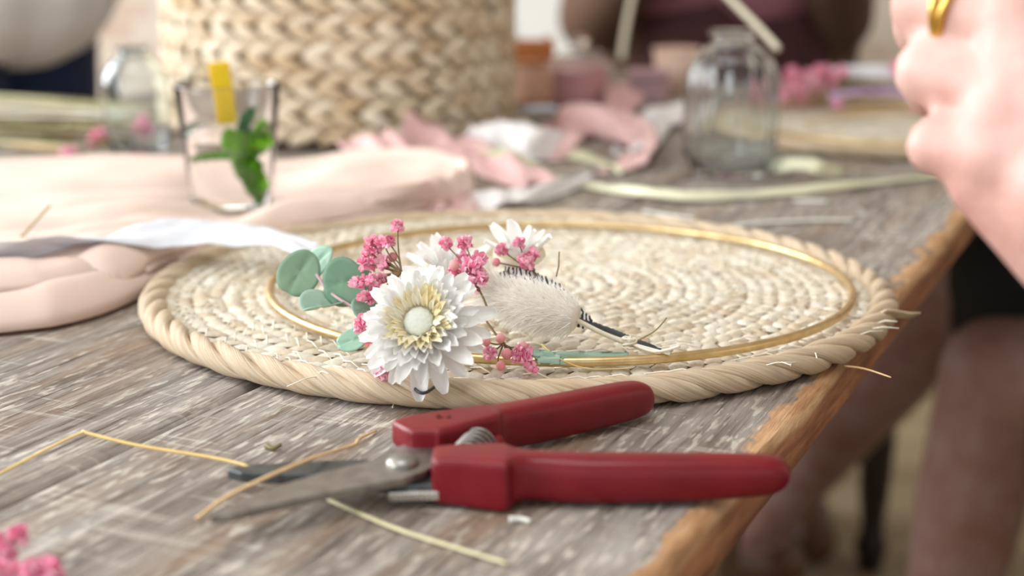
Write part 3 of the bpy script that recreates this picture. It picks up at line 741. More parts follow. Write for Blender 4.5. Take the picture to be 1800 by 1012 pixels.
# white thread tying the stems to the hoop
kn = up((0.0494,0.6000,0.0177)); tie = empty('thread_knot', kn); tag(tie, 'white thread knot wound around the feather quill and pale stem', 'thread')
rd = random.Random(2); kp = []
for i in range(70):
    t = i/69*2*PI*7; kp.append(Vector((math.cos(t)*.0026*math.cos(i*.05)+.0006*math.sin(i), math.sin(t)*.0022, math.sin(t*.37)*.0020)))
mk('knot', tube(kp, .0006, 5), THREAD, tie)
for q_ in ([(0.0494,0.6000,0.0177), (0.0573,0.5970,0.0161), (0.0659,0.5920,0.0151)], [(0.0494,0.6000,0.0177), (0.0594,0.5940,0.0155), (0.0696,0.5900,0.0191)]):
    mk('thread_end', tube([up(x)-kn for x in catmull(q_, 4)], .0007, 5), THREAD, tie)

# long green leaf and loose bits along the hoop
pl = [(0.0094,0.5880,0.0153), (0.0176,0.5860,0.0153), (0.0333,0.5930,0.0133), (0.0489,0.5960,0.0139)]
o = mk('willow_leaf', strip([up(p) for p in catmull(pl, 6)], lambda t: .0052*math.sin(PI*(.08+.86*t))+.0004, Vector((.1,.5,.85)), .0004, 4, .0012, 2), EUC, None)
tag(o, 'slender grey-green leaf lying along the inside of the brass hoop', 'leaf')
o = mk('leaf_curl', strip([up(p) for p in catmull([(0.0084,0.5820,0.0185), (0.0144,0.5800,0.0186), (0.0197,0.5770,0.0170), (0.0104,0.5770,0.0170)], 6)], .0028, Vector((.1,.4,.9)), .0004, 3, .0008, 8), EUC, None)
tag(o, 'curled grey-green leaf scrap on the front of the brass hoop', 'leaf')
def stalk(name, label, pts, r, mat, cat='straw', sub=6, n=6, taper=.3, group=None, flat=1.0):
    P = [up(p) for p in pts]; o_ = P[0].copy()
    o = mk(name, tube([p-o_ for p in (catmull(P, sub) if len(P) > 2 else P)], lambda t: r*(1-taper*t), n, flat=flat), mat); o.location = o_
    tag(o, label, cat, group); return o
stalk('twig', 'thin brown twig poking up from the thread knot', [(0.0499,0.6000,0.0172), (0.0598,0.6000,0.0227), (0.0649,0.6000,0.0286)], .0004, STEMG, 'twig')
stalk('raffia_thread', 'fine yellow raffia thread draped over the front of the hoop', [(0.0122,0.5880,0.0204), (0.0196,0.5770,0.0173), (0.0311,0.5750,0.0138), (0.0490,0.5760,0.0139)], .00035, STRAWY, 'thread')
stalk('florist_wire', 'bent black wire under the lowest petals of the big strawflower', [(-0.0404,0.5650,0.0111), (-0.0372,0.5535,0.0112), (-0.0338,0.5520,0.0110), (-0.0293,0.5600,0.0122), (-0.0280,0.5720,0.0130)], .00075, FEATHERD, 'wire')
stalk('fibre_scrap', 'loose twig scrap lying inside the hoop under the bunny tail', [(-0.0053,0.6647,0.0110), (0.0013,0.6471,0.0130), (0.0039,0.6496,0.0110)], .0004, STEMB, 'twig')

# ---------------------------------------------------------------- loose straws on the planks
stalk('yellow_straw', 'bent yellow straw reaching from the plank seam to the counter blade', [(-0.1853,0.4712,0.0020), (-0.1791,0.4873,0.0020), (-0.1665,0.5123,0.0040), (-0.1590,0.5192,0.0060), (-0.1579,0.5192,0.0060), (-0.1371,0.5111,0.0040), (-0.1031,0.5010,0.0020), (-0.0858,0.4887,0.0015), (-0.0753,0.4796,0.0010)], .0008, STRAWY, sub=4, flat=.6)
stalk('pale_straw', 'pale green-yellow straw lying in front of the cutting blade', [(-0.0671,0.4716,0.0010), (-0.0546,0.4584,0.0010), (-0.0363,0.4403,0.0010), (-0.0176,0.4260,0.0010), (-0.0014,0.4142,0.0010)], .0012, STRAWP, flat=.5)
stalk('tan_straw', 'tan straw lying across both steel blades', [(-0.1025,0.4487,0.0010), (-0.0935,0.4559,0.0060), (-0.0777,0.4639,0.0115), (-0.0667,0.4820,0.0105), (-0.0575,0.5055,0.0060), (-0.0564,0.5186,0.0040), (-0.0521,0.5355,0.0010)], .0010, STRAWT, flat=.6)
stalk('straw_scrap', 'short olive husk scrap behind the counter blade', [(-0.0911,0.5189,0.0010), (-0.0881,0.5158,0.0010), (-0.0854,0.5173,0.0020)], .0011, simple('olive_husk', (112,104,62)), sub=4)
stalk('straw_scrap', 'short white husk scrap in front of the front red handle', [(-0.0009,0.4482,0.0010), (0.0028,0.4487,0.0010), (0.0059,0.4468,0.0010)], .0012, WHITEST, sub=4)
stalk('straw_scrap', 'short green husk scrap beside the rear red handle', [(0.0206,0.5296,0.0010), (0.0232,0.5287,0.0020), (0.0261,0.5355,0.0010)], .0010, STRAWP, sub=4)
stalk('straw_scrap', 'hair-thin straw sticking out over the worn table edge', [(0.1443,0.6183,0.0020), (0.1511,0.6074,0.0040), (0.1575,0.5885,0.0060)], .0005, STRAWT, sub=4)
stalk('straw_scrap', 'tiny green fibres against the front rim of the placemat', [(-0.0485,0.5725,0.0020), (-0.0475,0.5711,0.0010), (-0.0478,0.5638,0.0010)], .0005, STRAWP, sub=4)
stalk('white_straw', 'short flat white straw behind the back of the placemat', [(0.0896,0.9873,0.0010), (0.1047,0.9730,0.0010), (0.1211,0.9610,0.0010)], .0026, WHITEST, flat=.3, taper=0)
stalk('white_straw', 'long flat white straw beside the back rim of the placemat', [(0.1283,0.9216,0.0020), (0.1584,0.9403,0.0020), (0.1934,0.9499,0.0020), (0.2244,0.9551,0.0010)], .0026, WHITEST, flat=.3, taper=0)
stalk('white_straw', 'pale flat straw lying along the back rim of the strawflower placemat', [(0.0234,0.9657,0.0020), (0.0598,0.9538,0.0020), (0.0954,0.9365,0.0020), (0.1267,0.9180,0.0020)], .0030, WHITEST, flat=.3, taper=0)
stalk('white_straw', 'small white straw end near the long palm strip', [(0.1987,1.0284,0.0010), (0.2103,1.0262,0.0010), (0.2207,1.0240,0.0010)], .0026, WHITEST, flat=.4, taper=0)
stalk('dried_twig', 'thin brown twig leaning on the peach cloth', [(-0.2819,0.8000,0.0123), (-0.2684,0.8000,0.0245), (-0.2538,0.8000,0.0395)], .0010, STEMG, 'twig')
sprig('pink gypsophila sprig, lying apart at the near end of the table', (-0.1629,0.4095,0.0040),
  [(-0.1480,0.4130,0.0105), (-0.1511,0.4100,0.0062), (-0.1342,0.3980,0.0058), (-0.1547,0.4120,0.0078), (-0.1495,0.4000,0.0052), (-0.1389,0.3980,0.0050), (-0.1455,0.4000,0.0034)], [], 21, .4, .0005, 1.15)

# ---------------------------------------------------------------- cloth and ribbons
def cloth(name, label, front, back, hfun, mat, ns=220, nt=150, thick=.0006, cat='fabric'):
    Fc, Bc = catmull(front, 24), catmull(back, 24); V, F = [], []
    def at(C, s):
        x = s*(len(C)-1); i = min(int(x), len(C)-2); return C[i].lerp(C[i+1], x-i)
    for i in range(ns+1):
        s = i/ns; a, b = at(Fc, s), at(Bc, s)
        for j in range(nt+1):
            t = j/nt; p = a.lerp(b, t); dz, sh = hfun(s, t)
            V.append((p.x+(b-a).x*sh, p.y+(b-a).y*sh, TZ+.0015+max(0, dz)))
    for i in range(ns):
        for j in range(nt): F.append((i*(nt+1)+j, (i+1)*(nt+1)+j, (i+1)*(nt+1)+j+1, i*(nt+1)+j+1))
    o = mk(name, (V, F), mat); m = o.modifiers.new('t', 'SOLIDIFY'); m.thickness = thick; m.offset = 1
    return tag(o, label, cat)
def peach_h(s, t):
    nz = noise.noise(Vector((s*3.2, t*1.6, 4)))
    w1 = t*4.4+1.1*s+.25*math.sin(4.5*s+.6)+.40*nz
    fr = w1-math.floor(w1); fold = fr**.55*(1-fr)**.35*1.9
    w2 = t*12.5-1.6*s+.55*noise.noise(Vector((s*2.6, t*2, 11)))
    fr2 = w2-math.floor(w2); fold2 = fr2**.8*(1-fr2)**.4*2
    n3 = noise.noise(Vector((s*12, t*8, 2)))
    ed = min(1, t/.06)**.6*min(1, (1-t)/.1)*min(1, .25+(1-s)/.06)
    gl = 1-.85*math.exp(-((s-.60)/.10)**2-((t-.45)/.45)**2)
    front = math.exp(-((t-.12)/.08)**2)
    amp = .65+.6*noise.noise(Vector((s*2.1, t*2, 21)))
    z = ed*gl*(.003+.017*fold*amp+.0085*fold2+.003*n3+.004*front)
    return z, (.055*(fr-.5)*amp+.022*(fr2-.5))*ed
def old_peach_h(s, t):
    w1 = t*3.1+.35*math.sin(5.2*s+.6)+.5*noise.noise(Vector((s*2.6, t*1.2, 4)))
    r1 = (1-abs(math.sin(PI*w1)))**1.1
    r2 = .5+.5*math.sin(2*PI*(t*7.3+1.1*s+.9*noise.noise(Vector((s*4, t*2, 9)))))
    n3 = noise.noise(Vector((s*9, t*6, 2)))
    ed = min(1, t/.07)**.6*min(1, (1-t)/.1)*min(1, .25+(1-s)/.06)
    front = math.exp(-((t-.13)/.09)**2)
    gl = 1-.85*math.exp(-((s-.60)/.10)**2-((t-.45)/.45)**2)
    z = ed*gl*(.004+.014*(1-r1)+.0045*r2+.004*n3+.009*front)
    return z, .035*math.sin(2*PI*w1+1.2)*ed
cloth('peach_chiffon', 'sheer peach chiffon cloth heaped in soft folds beside the placemat',
  [(-.52,.54,0), (-.36,.620,0), (-0.2423,0.6747,0.0000), (-0.2151,0.6922,0.0000), (-0.1974,0.7254,0.0000), (-0.1854,0.7810,0.0000), (-0.1735,0.8469,0.0000), (-0.1486,0.8790,0.0000), (-0.1201,0.8993,0.0000), (-0.0807,0.9353,0.0000), (-0.0523,0.9905,0.0000)],
  [(-.78,.86,0), (-.62,1.0,0), (-.50,1.075,0), (-.42,1.11,0), (-.34,1.13,0), (-.26,1.135,0), (-.18,1.14,0), (-.12,1.15,0), (-.06,1.13,0), (-.03,1.08,0), (-.025,1.03,0)], peach_h, PEACH)
UPV = Vector((0,0,1)); V3 = Vector
def ribbon(name, label, pts, width, side, mat, crumple=.004, seed=0, nw=8, thick=.0005, sub=10, cat='ribbon', curl=0, group=None):
    P = catmull([up(p) for p in pts], sub); o_ = P[0].copy(); o_.z = TZ
    sv_, sf_ = strip([p-o_ for p in P], width, side, thick, nw, crumple, seed, curl); h_ = len(sv_)//2
    sv_ = [V3((v.x, v.y, max(v.z, .0016 if i < h_ else .0010))) for i, v in enumerate(sv_)]      # rests on the planks, never in them
    o = mk(name, (sv_, sf_), mat); o.location = o_
    return tag(o, label, cat, group)
V3 = Vector
# white satin ribbon running over the cloth onto the mat
ribbon('satin_ribbon', 'white satin ribbon running over the peach cloth to the eucalyptus leaves', [(-0.2762,0.7300,0.0249), (-0.2522,0.7450,0.0255), (-0.2330,0.7600,0.0265), (-0.2038,0.7750,0.0283), (-0.1756,0.7850,0.0276), (-0.1448,0.7850,0.0263), (-0.1218,0.7750,0.0259), (-0.1062,0.7600,0.0229)],
  lambda t: .030-.008*t if t > .22 else .030, [V3((.2,.75,-.65)), V3((.1,.85,-.5)), V3((0,.9,.35)), V3((.1,.95,.2)), V3((.35,.9,.1))], SATIN, .003, 3)
ribbon('rose_cloth_strip', 'torn dusty rose cloth strip hanging over the white fold toward the mat', [(-0.1206,1.2000,0.0198), (-0.1033,1.1500,0.0197), (-0.0811,1.1000,0.0175), (-0.0613,1.0500,0.0137), (-0.0451,1.0050,0.0068), (-0.0316,0.9506,0.0030)], lambda t: .050-.016*t, [V3((.9,.45,.1)), V3((1,.3,0)), V3((1,.2,.05)), V3((1,.12,0))], ROSE, .009, 5, 12)
ribbon('rose_cloth_strip', 'crumpled dusty rose cloth strip lying against the foot of the basket', [(-0.0942,1.2192,0.0200), (-0.0661,1.2200,0.0095), (-0.0323,1.1900,0.0055), (-0.0044,1.1400,0.0042), (0.0209,1.0752,0.0040)], lambda t: .066-.022*t, [V3((.2,.7,.55)), V3((.3,.8,.35)), V3((.5,.8,.2)), V3((.6,.8,.1))], ROSE, .012, 8, 14)
ribbon('rose_cloth_strip', 'looped dusty rose cloth strip beside the pink candle jar', [(0.0527,1.2376,0.0040), (0.0288,1.2400,0.0003), (0.0440,1.3400,0.0034), (0.0735,1.3600,0.0060), (0.1005,1.3000,0.0039), (0.1081,1.2400,0.0017), (0.0877,1.1586,0.0030)], .058, [V3((.4,.8,.3)), V3((.1,.6,.7)), V3((-.2,.6,.7)), V3((0,.5,.8)), V3((.5,.5,.7)), V3((.7,.6,.3))], ROSE, .012, 12, 14)
ribbon('rose_cloth_strip', 'dusty rose cloth strip draped down the side of the candle jar', [(0.1072,1.6000,0.0293), (0.1167,1.5600,0.0184), (0.1069,1.5000,0.0018), (0.0725,1.3403,0.0060)], .045, [V3((.9,.2,-.3)), V3((.9,.3,-.1)), V3((.8,.5,.2)), V3((.5,.8,.2))], ROSE, .008, 15, 12)
ribbon('white_cloth_strip', 'white cloth strip peeping out from under the rose cloth', [(-0.0337,1.0163,0.0040), (-0.0078,1.0051,0.0080), (0.0201,1.0324,0.0060), (0.0604,1.1085,0.0040)], .030, V3((.2,.95,.2)), WHITECLOTH, .005, 6)
ribbon('white_cloth_strip', 'pinkish white cloth knot lying at the corner of the basket', [(-0.0387,1.2500,0.0119), (-0.0096,1.2400,0.0171), (0.0142,1.2200,0.0152), (0.0409,1.2437,0.0060)], .035, V3((.1,.6,.7)), WHITECLOTH, .008, 16)
ribbon('white_cloth_strip', 'wide white cloth scrap between the candle jar and the ribbed bottle', [(0.1683,1.4600,0.0219), (0.1459,1.4300,0.0105), (0.1270,1.4000,0.0006), (0.1047,1.2575,0.0040)], lambda t: .075-.03*t, [V3((.9,.4,.1)), V3((.95,.2,.1)), V3((.9,.3,.2))], WHITECLOTH, .008, 18, 12)
ribbon('palm_strip', 'pale green palm strip curving over the rose cloth loop', [(0.0077,1.3300,0.0192), (0.0249,1.2900,0.0103), (0.0480,1.2400,0.0036), (0.0701,1.2050,-0.0006), (0.0864,1.1411,0.0040)], lambda t: .006+.016*math.sin(PI*t), V3((.5,.8,.35)), LEAFP, .002, 21, 5)
ribbon('palm_strip', 'pale palm strip crossing the rose cloth to the bare planks', [(-0.0483,1.2500,0.0124), (-0.0187,1.2100,0.0109), (0.0090,1.1650,0.0066), (0.0283,1.1200,0.0021), (0.0408,1.0687,0.0030)], lambda t: .010+.006*math.sin(PI*t), V3((.6,.7,.3)), LEAFP, .002, 24, 5)
ribbon('palm_strip', 'long pale palm strip lying in front of the ribbed bottle', [(0.0469,1.0946,0.0020), (0.0746,1.0639,0.0030), (0.1042,1.0278,0.0060), (0.1440,1.0255,0.0060), (0.2045,1.0499,0.0050), (0.2613,1.0828,0.0040), (0.3296,1.1307,0.0030)], lambda t: .015-.011*abs(t-.35), V3((-.05,.95,.3)), LEAFP, .003, 27, 6)
ribbon('palm_strip', 'short pale palm strip resting on the rim of the far placemat', [(0.2033,1.1384,0.0080), (0.2156,1.1113,0.0140), (0.2328,1.1003,0.0140), (0.2556,1.1300,0.0040)], .016, V3((.2,.85,.45)), LEAFP, .003, 29, 5)

# ---------------------------------------------------------------- glassware
def glass_thing(name, loc, prof, n, mat, ribs=None):
    o = mk(name, lathe(prof, n, ribs), mat); o.location = loc; return o
# tumbler with water, mint and lemon
gx, gy = -.1868, .972
tum = empty('tumbler', (gx, gy, TZ+.0022)); tag(tum, 'clear glass tumbler of water standing on the peach cloth', 'glass')
outer = [(0, 0), (.0245, 0), (.0262, .0015), (.0345, .0855), (.0341, .0868), (.0333, .0868)]
inner = [(.0328, .0855), (.0250, .0075), (.0235, .006), (0, .006)]
mk('glass_wall', lathe(outer+inner, 48), GLASS, tum)
rw = lambda z: .0250+(.0328-.0250)*(z-.0075)/.078-.0004
mk('water', lathe([(0, .0064), (.0230, .0064), (rw(.0085), .0085)]+[(rw(z), z) for z in (.02,.035,.05,.056)]+[(0, .056)], 48), WATER, tum)
def leafy(L, W, seed):
    V, F = petal(L, W, .5, -.15, seed, 9, 6); rd = random.Random(seed)
    return [(x, y*(1+.10*math.sin(x/L*40)), z+.06*W*math.sin(x/L*30+y/W*9)) for x, y, z in V], F
mi = empty('mint_sprig', (gx+.001, gy, TZ+.032)); tag(mi, 'bright green mint sprig floating in the water tumbler', 'mint')
for (ox, oz, L, W, d, sp, mt) in ((.008,.006,.030,.020,(.6,-.5,.5),.3,MINT), (.012,.010,.026,.019,(.5,-.6,-.55),1.2,MINT), (.000,.008,.0205,.013,(-.95,-.2,.05),.2,MINT), (.010,.015,.022,.016,(.6,.4,.5),2,MINT),
        (.016,.004,.022,.018,(.2,-.9,.2),.6,MINT), (.014,.018,.024,.013,(.25,-.3,.92),.4,MINTD), (.010,.0,.022,.016,(.5,-.4,-.75),.1,MINT), (.004,.012,.024,.018,(.3,-.8,.5),1.8,MINT)):
    M = Matrix.Translation((ox*.75, -.004, oz)) @ Vector(d).to_track_quat('X', 'Z').to_matrix().to_4x4() @ Matrix.Rotation(sp, 4, 'X') @ Matrix.Scale(1.12, 4)
    mk('leaf', xf(leafy(L, W, int(L*1e4)), M), mt, mi)
mk('stem', tube([(.002,0,.014), (.006,-.002,.006), (.009,-.004,-.006)], .0009, 6), MINT, mi)
le = empty('lemon_wedge', (gx+.000, gy-.002, TZ+.060)); tag(le, 'yellow lemon wedge standing up out of the water tumbler', 'lemon')
mk('rind', join([bx_ for bx_ in [xf(box(-.0068,.0068,-.0016,.0016,.0,.043), Matrix.Rotation(-.10, 4, 'Y'))]]), LEMON, le, False); bevel(le.children[0], .0012)
mk('pith', xf(box(-.0060,.0060,.0016,.0034,.001,.042), Matrix.Rotation(-.10, 4, 'Y')), simple('lemon_pith', (250,240,190), .5), le, False)

def ribbed(nr, depth): return lambda a, i, z: 1+depth*math.cos(nr*a)*(1 if .012 < z < .092 else .0)
def bottle(name, label, loc, s, mat, nr, depth):
    o_ = [(0, .003), (.018, .0018), (.026, .0008), (.0295, .0022), (.0325, .008), (.0348, .018), (.0356, .035), (.0356, .06), (.0350, .074), (.0330, .084), (.0285, .0925), (.0222, .0985), (.0168, .1022), (.0150, .1045), (.0152, .1065), (.0190, .1080), (.0196, .1095), (.0192, .1115), (.0172, .1122)]
    i_ = [(.0150, .1112), (.0132, .1060), (.0135, .1020), (.0205, .0962), (.0268, .0902), (.0312, .0822), (.0330, .073), (.0336, .060), (.0336, .035), (.0328, .019), (.0300, .0105), (.0255, .0070), (.015, .0062), (0, .0075)]
    o = mk(name, lathe([(r*s, z*s) for r, z in o_+i_], 72, ribbed(nr, depth)), mat); o.location = loc
    return tag(o, label, 'bottle')
bottle('glass_bottle', 'ribbed clear glass bottle with bluish base and wide lip, standing empty on the planks', (.1700, 1.1450, TZ+.0002), 1.0, GLASSB, 15, .045)
bottle('glass_bottle', 'smaller smooth glass bottle, standing beside the basket near the dried grass', (-.3225, 1.272, TZ+.0002), .80, GLASSB, 10, .008)
sprig('faded pink gypsophila sprig, lying behind the small glass bottle', (-0.3456,1.2575,0.0040), [(-0.3356,1.3400,0.0180), (-0.3298,1.3400,0.0112), (-0.3372,1.3300,0.0110), (-0.3299,1.3300,0.0048), (-0.3249,1.3300,0.0022), (-0.3695,1.3000,0.0039), (-0.3684,1.3100,0.0076), (-0.3777,1.2500,0.0012), (-0.3472,1.2900,-0.0022)], [], 31, .4, .0006, 1.9, STEMG)

# pink candle jar with domed glass lid, spool, boxes
jx, jy = .0722, 1.575
CANDLE = simple('pink_wax', (206,150,152), .5, .06, 20)
jar = empty('candle_jar', (jx, jy, TZ+.0002)); tag(jar, 'pink candle jar with a domed glass lid and knob', 'candle jar')
mk('jar_body', lathe([(0, 0), (.026, 0), (.0285, .003), (.0292, .040), (.0285, .0432), (0, .0432)], 40), CANDLE, jar)
lid = mk('glass_lid', lathe([(.030, .0440), (.0365, .0445), (.0370, .0475), (.033, .0500), (.026, .0560), (.017, .0615), (.0085, .0640), (.0055, .0655), (.0055, .0672), (.0088, .0705), (.0092, .0745), (.0062, .0785), (0, .0795)]+
    [(0, .0640), (.008, .0622), (.0165, .0596), (.025, .0542), (.031, .0480), (.030, .0440)], 40, lambda a, i, z: 1+.02*math.cos(16*a)*(1 if z < .064 and z > .05 else 0)), GLASS, jar)
PEACHB = simple('peach_ribbon_roll', (232,186,160), .6, .06, 60)
def spool(label, loc, r, h, mat, wood):
    s = empty('ribbon_spool', loc); tag(s, label, 'ribbon spool')
    mk('ribbon_roll', lathe([(r*.4, .003), (r*.93, .003), (r*.95, .006), (r*.95, h-.006), (r*.93, h-.003), (r*.4, h-.003)], 36), mat, s)
    mk('flange', lathe([(0, 0), (r, 0), (r, .003), (0, .003)], 36), wood, s); mk('flange', lathe([(0, h-.003), (r, h-.003), (r, h), (0, h)], 36), wood, s)
    return s
spool('peach ribbon spool with wooden flanges, between the basket and the candle jar', (.0215, 1.655, TZ+.0002), .026, .044, PEACHB, simple('orange_wood', (190,120,66), .5, .15, 30))
cr = empty('wooden_block', (-.005, 1.80, TZ+.0002)); tag(cr, 'small orange wooden crate behind the peach ribbon spool', 'crate')
OW = simple('crate_wood', (186,112,58), .55, .15, 25)
for k in range(3): bevel(mk('slat', box(-.055, .055, -.052, -.046, .004+.018*k, .018+.018*k), OW, cr, False), .001)
for k in range(3): bevel(mk('slat', box(-.055, .055, .046, .052, .004+.018*k, .018+.018*k), OW, cr, False), .001)
for sx in (-.055, .045): bevel(mk('end_board', box(sx, sx+.01, -.046, .046, 0, .058), OW, cr, False), .001)
mk('bottom_board', box(-.045, .045, -.046, .046, 0, .005), OW, cr, False)
mb = empty('gift_box', (.152, 1.66, TZ+.0002)); tag(mb, 'small mauve cardboard box behind the wide white cloth scrap', 'box')
MAUVE = simple('mauve_card', (184,150,156), .7, .06, 30)
bevel(mk('box_base', box(-.02, .02, -.02, .02, 0, .024), MAUVE, mb, False), .001); bevel(mk('box_lid', box(-.0215, .0215, -.0215, .0215, .0242, .034), MAUVE, mb, False), .001)
cup = empty('paper_cup', (.190, 1.72, TZ+.0002)); tag(cup, 'peach paper cup behind the ribbed glass bottle', 'cup')
PCUP = simple('peach_paper', (238,206,186), .6, .05, 30)
mk('cup_wall', lathe([(0, 0), (.020, 0), (.0275, .052), (.0262, .052), (.019, .0015), (0, .0015)], 32), PCUP, cup); mk('rolled_rim', tube([(.0272*math.cos(2*PI*i/32), .0272*math.sin(2*PI*i/32), .0525) for i in range(32)], .0013, 6, closed=True), PCUP, cup)
BLUEC = simple('blue_white_card', (214,230,246), .6, .05, 30)
tc_ = mk('gift_tag', strip([V3((0,0,.002)), V3((.015,.004,.004)), V3((.032,.006,.003))], .02, V3((-.2,.97,.1)), .0006, 3), BLUEC); tc_.location = (.012, 1.46, TZ+.012)
tag(tc_, 'pale blue paper tag lying in front of the peach ribbon spool', 'tag')

# ---------------------------------------------------------------- the jute basket
bk = empty('jute_basket', (-.1640, 1.432, TZ+.0065)); tag(bk, 'large round basket of chunky plaited jute, behind the water tumbler', 'basket')
RB, RH, NR, NS = .1545, .0245, 9, 40
def lobe(seed):
    rd = random.Random(seed); L, W = .034, .0125
    p = [V3((-L/2,0,-.003)), V3((-L*.3,.0008,.001)), V3((0,0,.003)), V3((L*.3,-.0008,.001)), V3((L/2,0,-.003))]
    return tube(catmull(p, 2), lambda t: W*.5*(math.sin(PI*(.10+.80*t))**.7)*rd.uniform(.93,1.05), 8, flat=.72)
LOB = [lobe(s) for s in range(6)]; LOBM = [data('jute_plait', l, BASKET) for l in LOB]
lay = []; rg = random.Random(8)
for r_ in range(NR):
    for k in range(NS):
        th = 2*PI*(k+.5*(r_ % 2)+rg.uniform(-.1,.1))/NS
        for s in (1, -1): lay.append((r_, th+(PI/NS if s < 0 else 0), s, rg.randrange(6), rg.uniform(.92, 1.1)))
def lob_M(r_, th, s, k, sc):
    z = .0125+r_*RH+s*.0062; R_ = RB+.0062+(.0008 if s > 0 else 0)
    return Matrix.Translation((R_*math.cos(th), R_*math.sin(th), z)) @ Matrix.Rotation(th+PI/2, 4, 'Z') @ Matrix.Rotation(PI/2, 4, 'X') @ Matrix.Rotation(-s*(.40+.8*(sc-1)), 4, 'Z') @ Matrix.Scale(sc, 4)
mk('basket_wall', lathe([(0, .001), (RB, .001), (RB+.002, .006), (RB+.002, NR*RH), (RB-.006, NR*RH), (RB-.006, .008), (0, .008)], 64), MATBASE, bk)
vis = sorted(lay, key=lambda c_: (0 if (math.sin(c_[1]) < .05 and c_[0] < 6) else 1, c_[0]*0+math.sin(c_[1])))
for c_ in vis[:300]: inst('jute_plait', LOBM[c_[3]], bk, lob_M(*c_))
o = mk('jute_plaits_behind', join([xf(LOB[c_[3]], lob_M(*c_)) for c_ in vis[300:]]), BASKET, bk); o['kind'] = 'stuff'
for s in range(2):
    mk('rim_cord', tube([((RB-.001+.004*math.cos(30*a+PI*s))*math.cos(a), (RB-.001+.004*math.cos(30*a+PI*s))*math.sin(a), NR*RH+.003+.004*math.sin(30*a+PI*s)) for a in [2*PI*i/240 for i in range(240)]], .0052, 8, closed=True), BASKET, bk)

# ---------------------------------------------------------------- far placemat and dried flowers
pm2 = placemat((.375, 1.392, TZ+.0002), 'round plaited seagrass placemat further along the table, behind the ribbed bottle', 1.0, 90)
h2 = inst('brass_hoop', HOOP); h2.location = (.362, 1.368, TZ+.0126); tag(h2, 'thin brass craft hoop on the far placemat with pink dried flowers', 'hoop')
rd = random.Random(40)
tips = [(rd.uniform(.275,.335), rd.uniform(1.46,1.56), rd.uniform(.016,.052)) for _ in range(34)]+[(rd.uniform(.24,.28), rd.uniform(1.45,1.5), rd.uniform(.016,.04)) for _ in range(8)]
sprig('big bunch of deep pink gypsophila, lying on the far placemat', (.45,1.50,.022), tips, [], 41, .35, .0006, 1.6, STEMG)
tips = [(rd.uniform(.385,.43), rd.uniform(1.44,1.52), rd.uniform(.016,.055)) for _ in range(18)]
sprig('small bunch of pink gypsophila, at the stem end of the big pink bunch', (.47,1.46,.018), tips, [], 43, .35, .0006, 1.6, STEMG)
ribbon('white_ribbon', 'white ribbon wound around the pink dried flower bunch', [(.300,1.50,.040), (.34,1.51,.046), (.385,1.51,.046), (.43,1.51,.040)], .014, V3((.1,.4,.9)), SATIN, .002, 33)
ribbon('mauve_ribbon', 'thin mauve ribbon lying along the pink dried flower bunch', [(.310,1.45,.028), (.34,1.455,.032), (.375,1.46,.032), (.41,1.455,.028)], .008, V3((.1,.4,.9)), simple('mauve_satin', (176,146,180), .4), .002, 35)
for k in range(4):
    stalk('dried_reed', 'dried beige reed lying on the far placemat', [(.27+.02*k, 1.36+.02*k, .014), (.33, 1.39+.012*k, .018), (.40, 1.42+.004*k, .016)], .0012, STRAWT, 'reed', group='beige reeds on the far placemat')

# dried grass bundle at the left
gb = empty('dried_grass_bundle', (-.45, 1.42, TZ)); tag(gb, 'bundle of dried pale and olive grass stalks on the far side of the peach cloth', 'dried grass')
rd = random.Random(50)
MG = [STRAWP, STRAWT, LEAFP, simple('olive_grass', (132,124,84), .6, .15, 60), WHITEST]
for k in range(46):
    y0 = rd.uniform(-.15, .08); z0 = .002+.020*rd.random()*(1-abs(y0)/.18)
    p = [V3((-.22+rd.uniform(-.03,.03), y0+rd.uniform(-.03,.03)-.03, z0)), V3((-.05, y0, z0+rd.uniform(0,.012))), V3((.06+rd.uniform(-.03,.06), y0+rd.uniform(-.04,.04)+.02, max(.002, z0+rd.uniform(-.01,.006))))]
    mk('stalk', tube(catmull(p, 5), rd.uniform(.0012, .0034), 5, flat=.6), MG[rd.randrange(5)], gb)
stalk('long_stem', 'long pale dried stem with cut end leaning behind the ribbed bottle', [(0.2318,1.3000,0.0855), (0.2187,1.3400,0.1030), (0.2010,1.4000,0.1254), (0.1593,1.5200,0.1788), (0.1325,1.6200,0.2251)], .0030, WHITESTEM, 'stem', taper=-.1)
stalk('long_stem', 'thin pale dried stem hanging in front of the mauve blouse', [(0.1356,1.8500,0.0293), (0.1420,1.8700,0.0663), (0.1522,1.9000,0.1069), (0.1682,1.9500,0.1622)], .0045, WHITESTEM, 'stem')

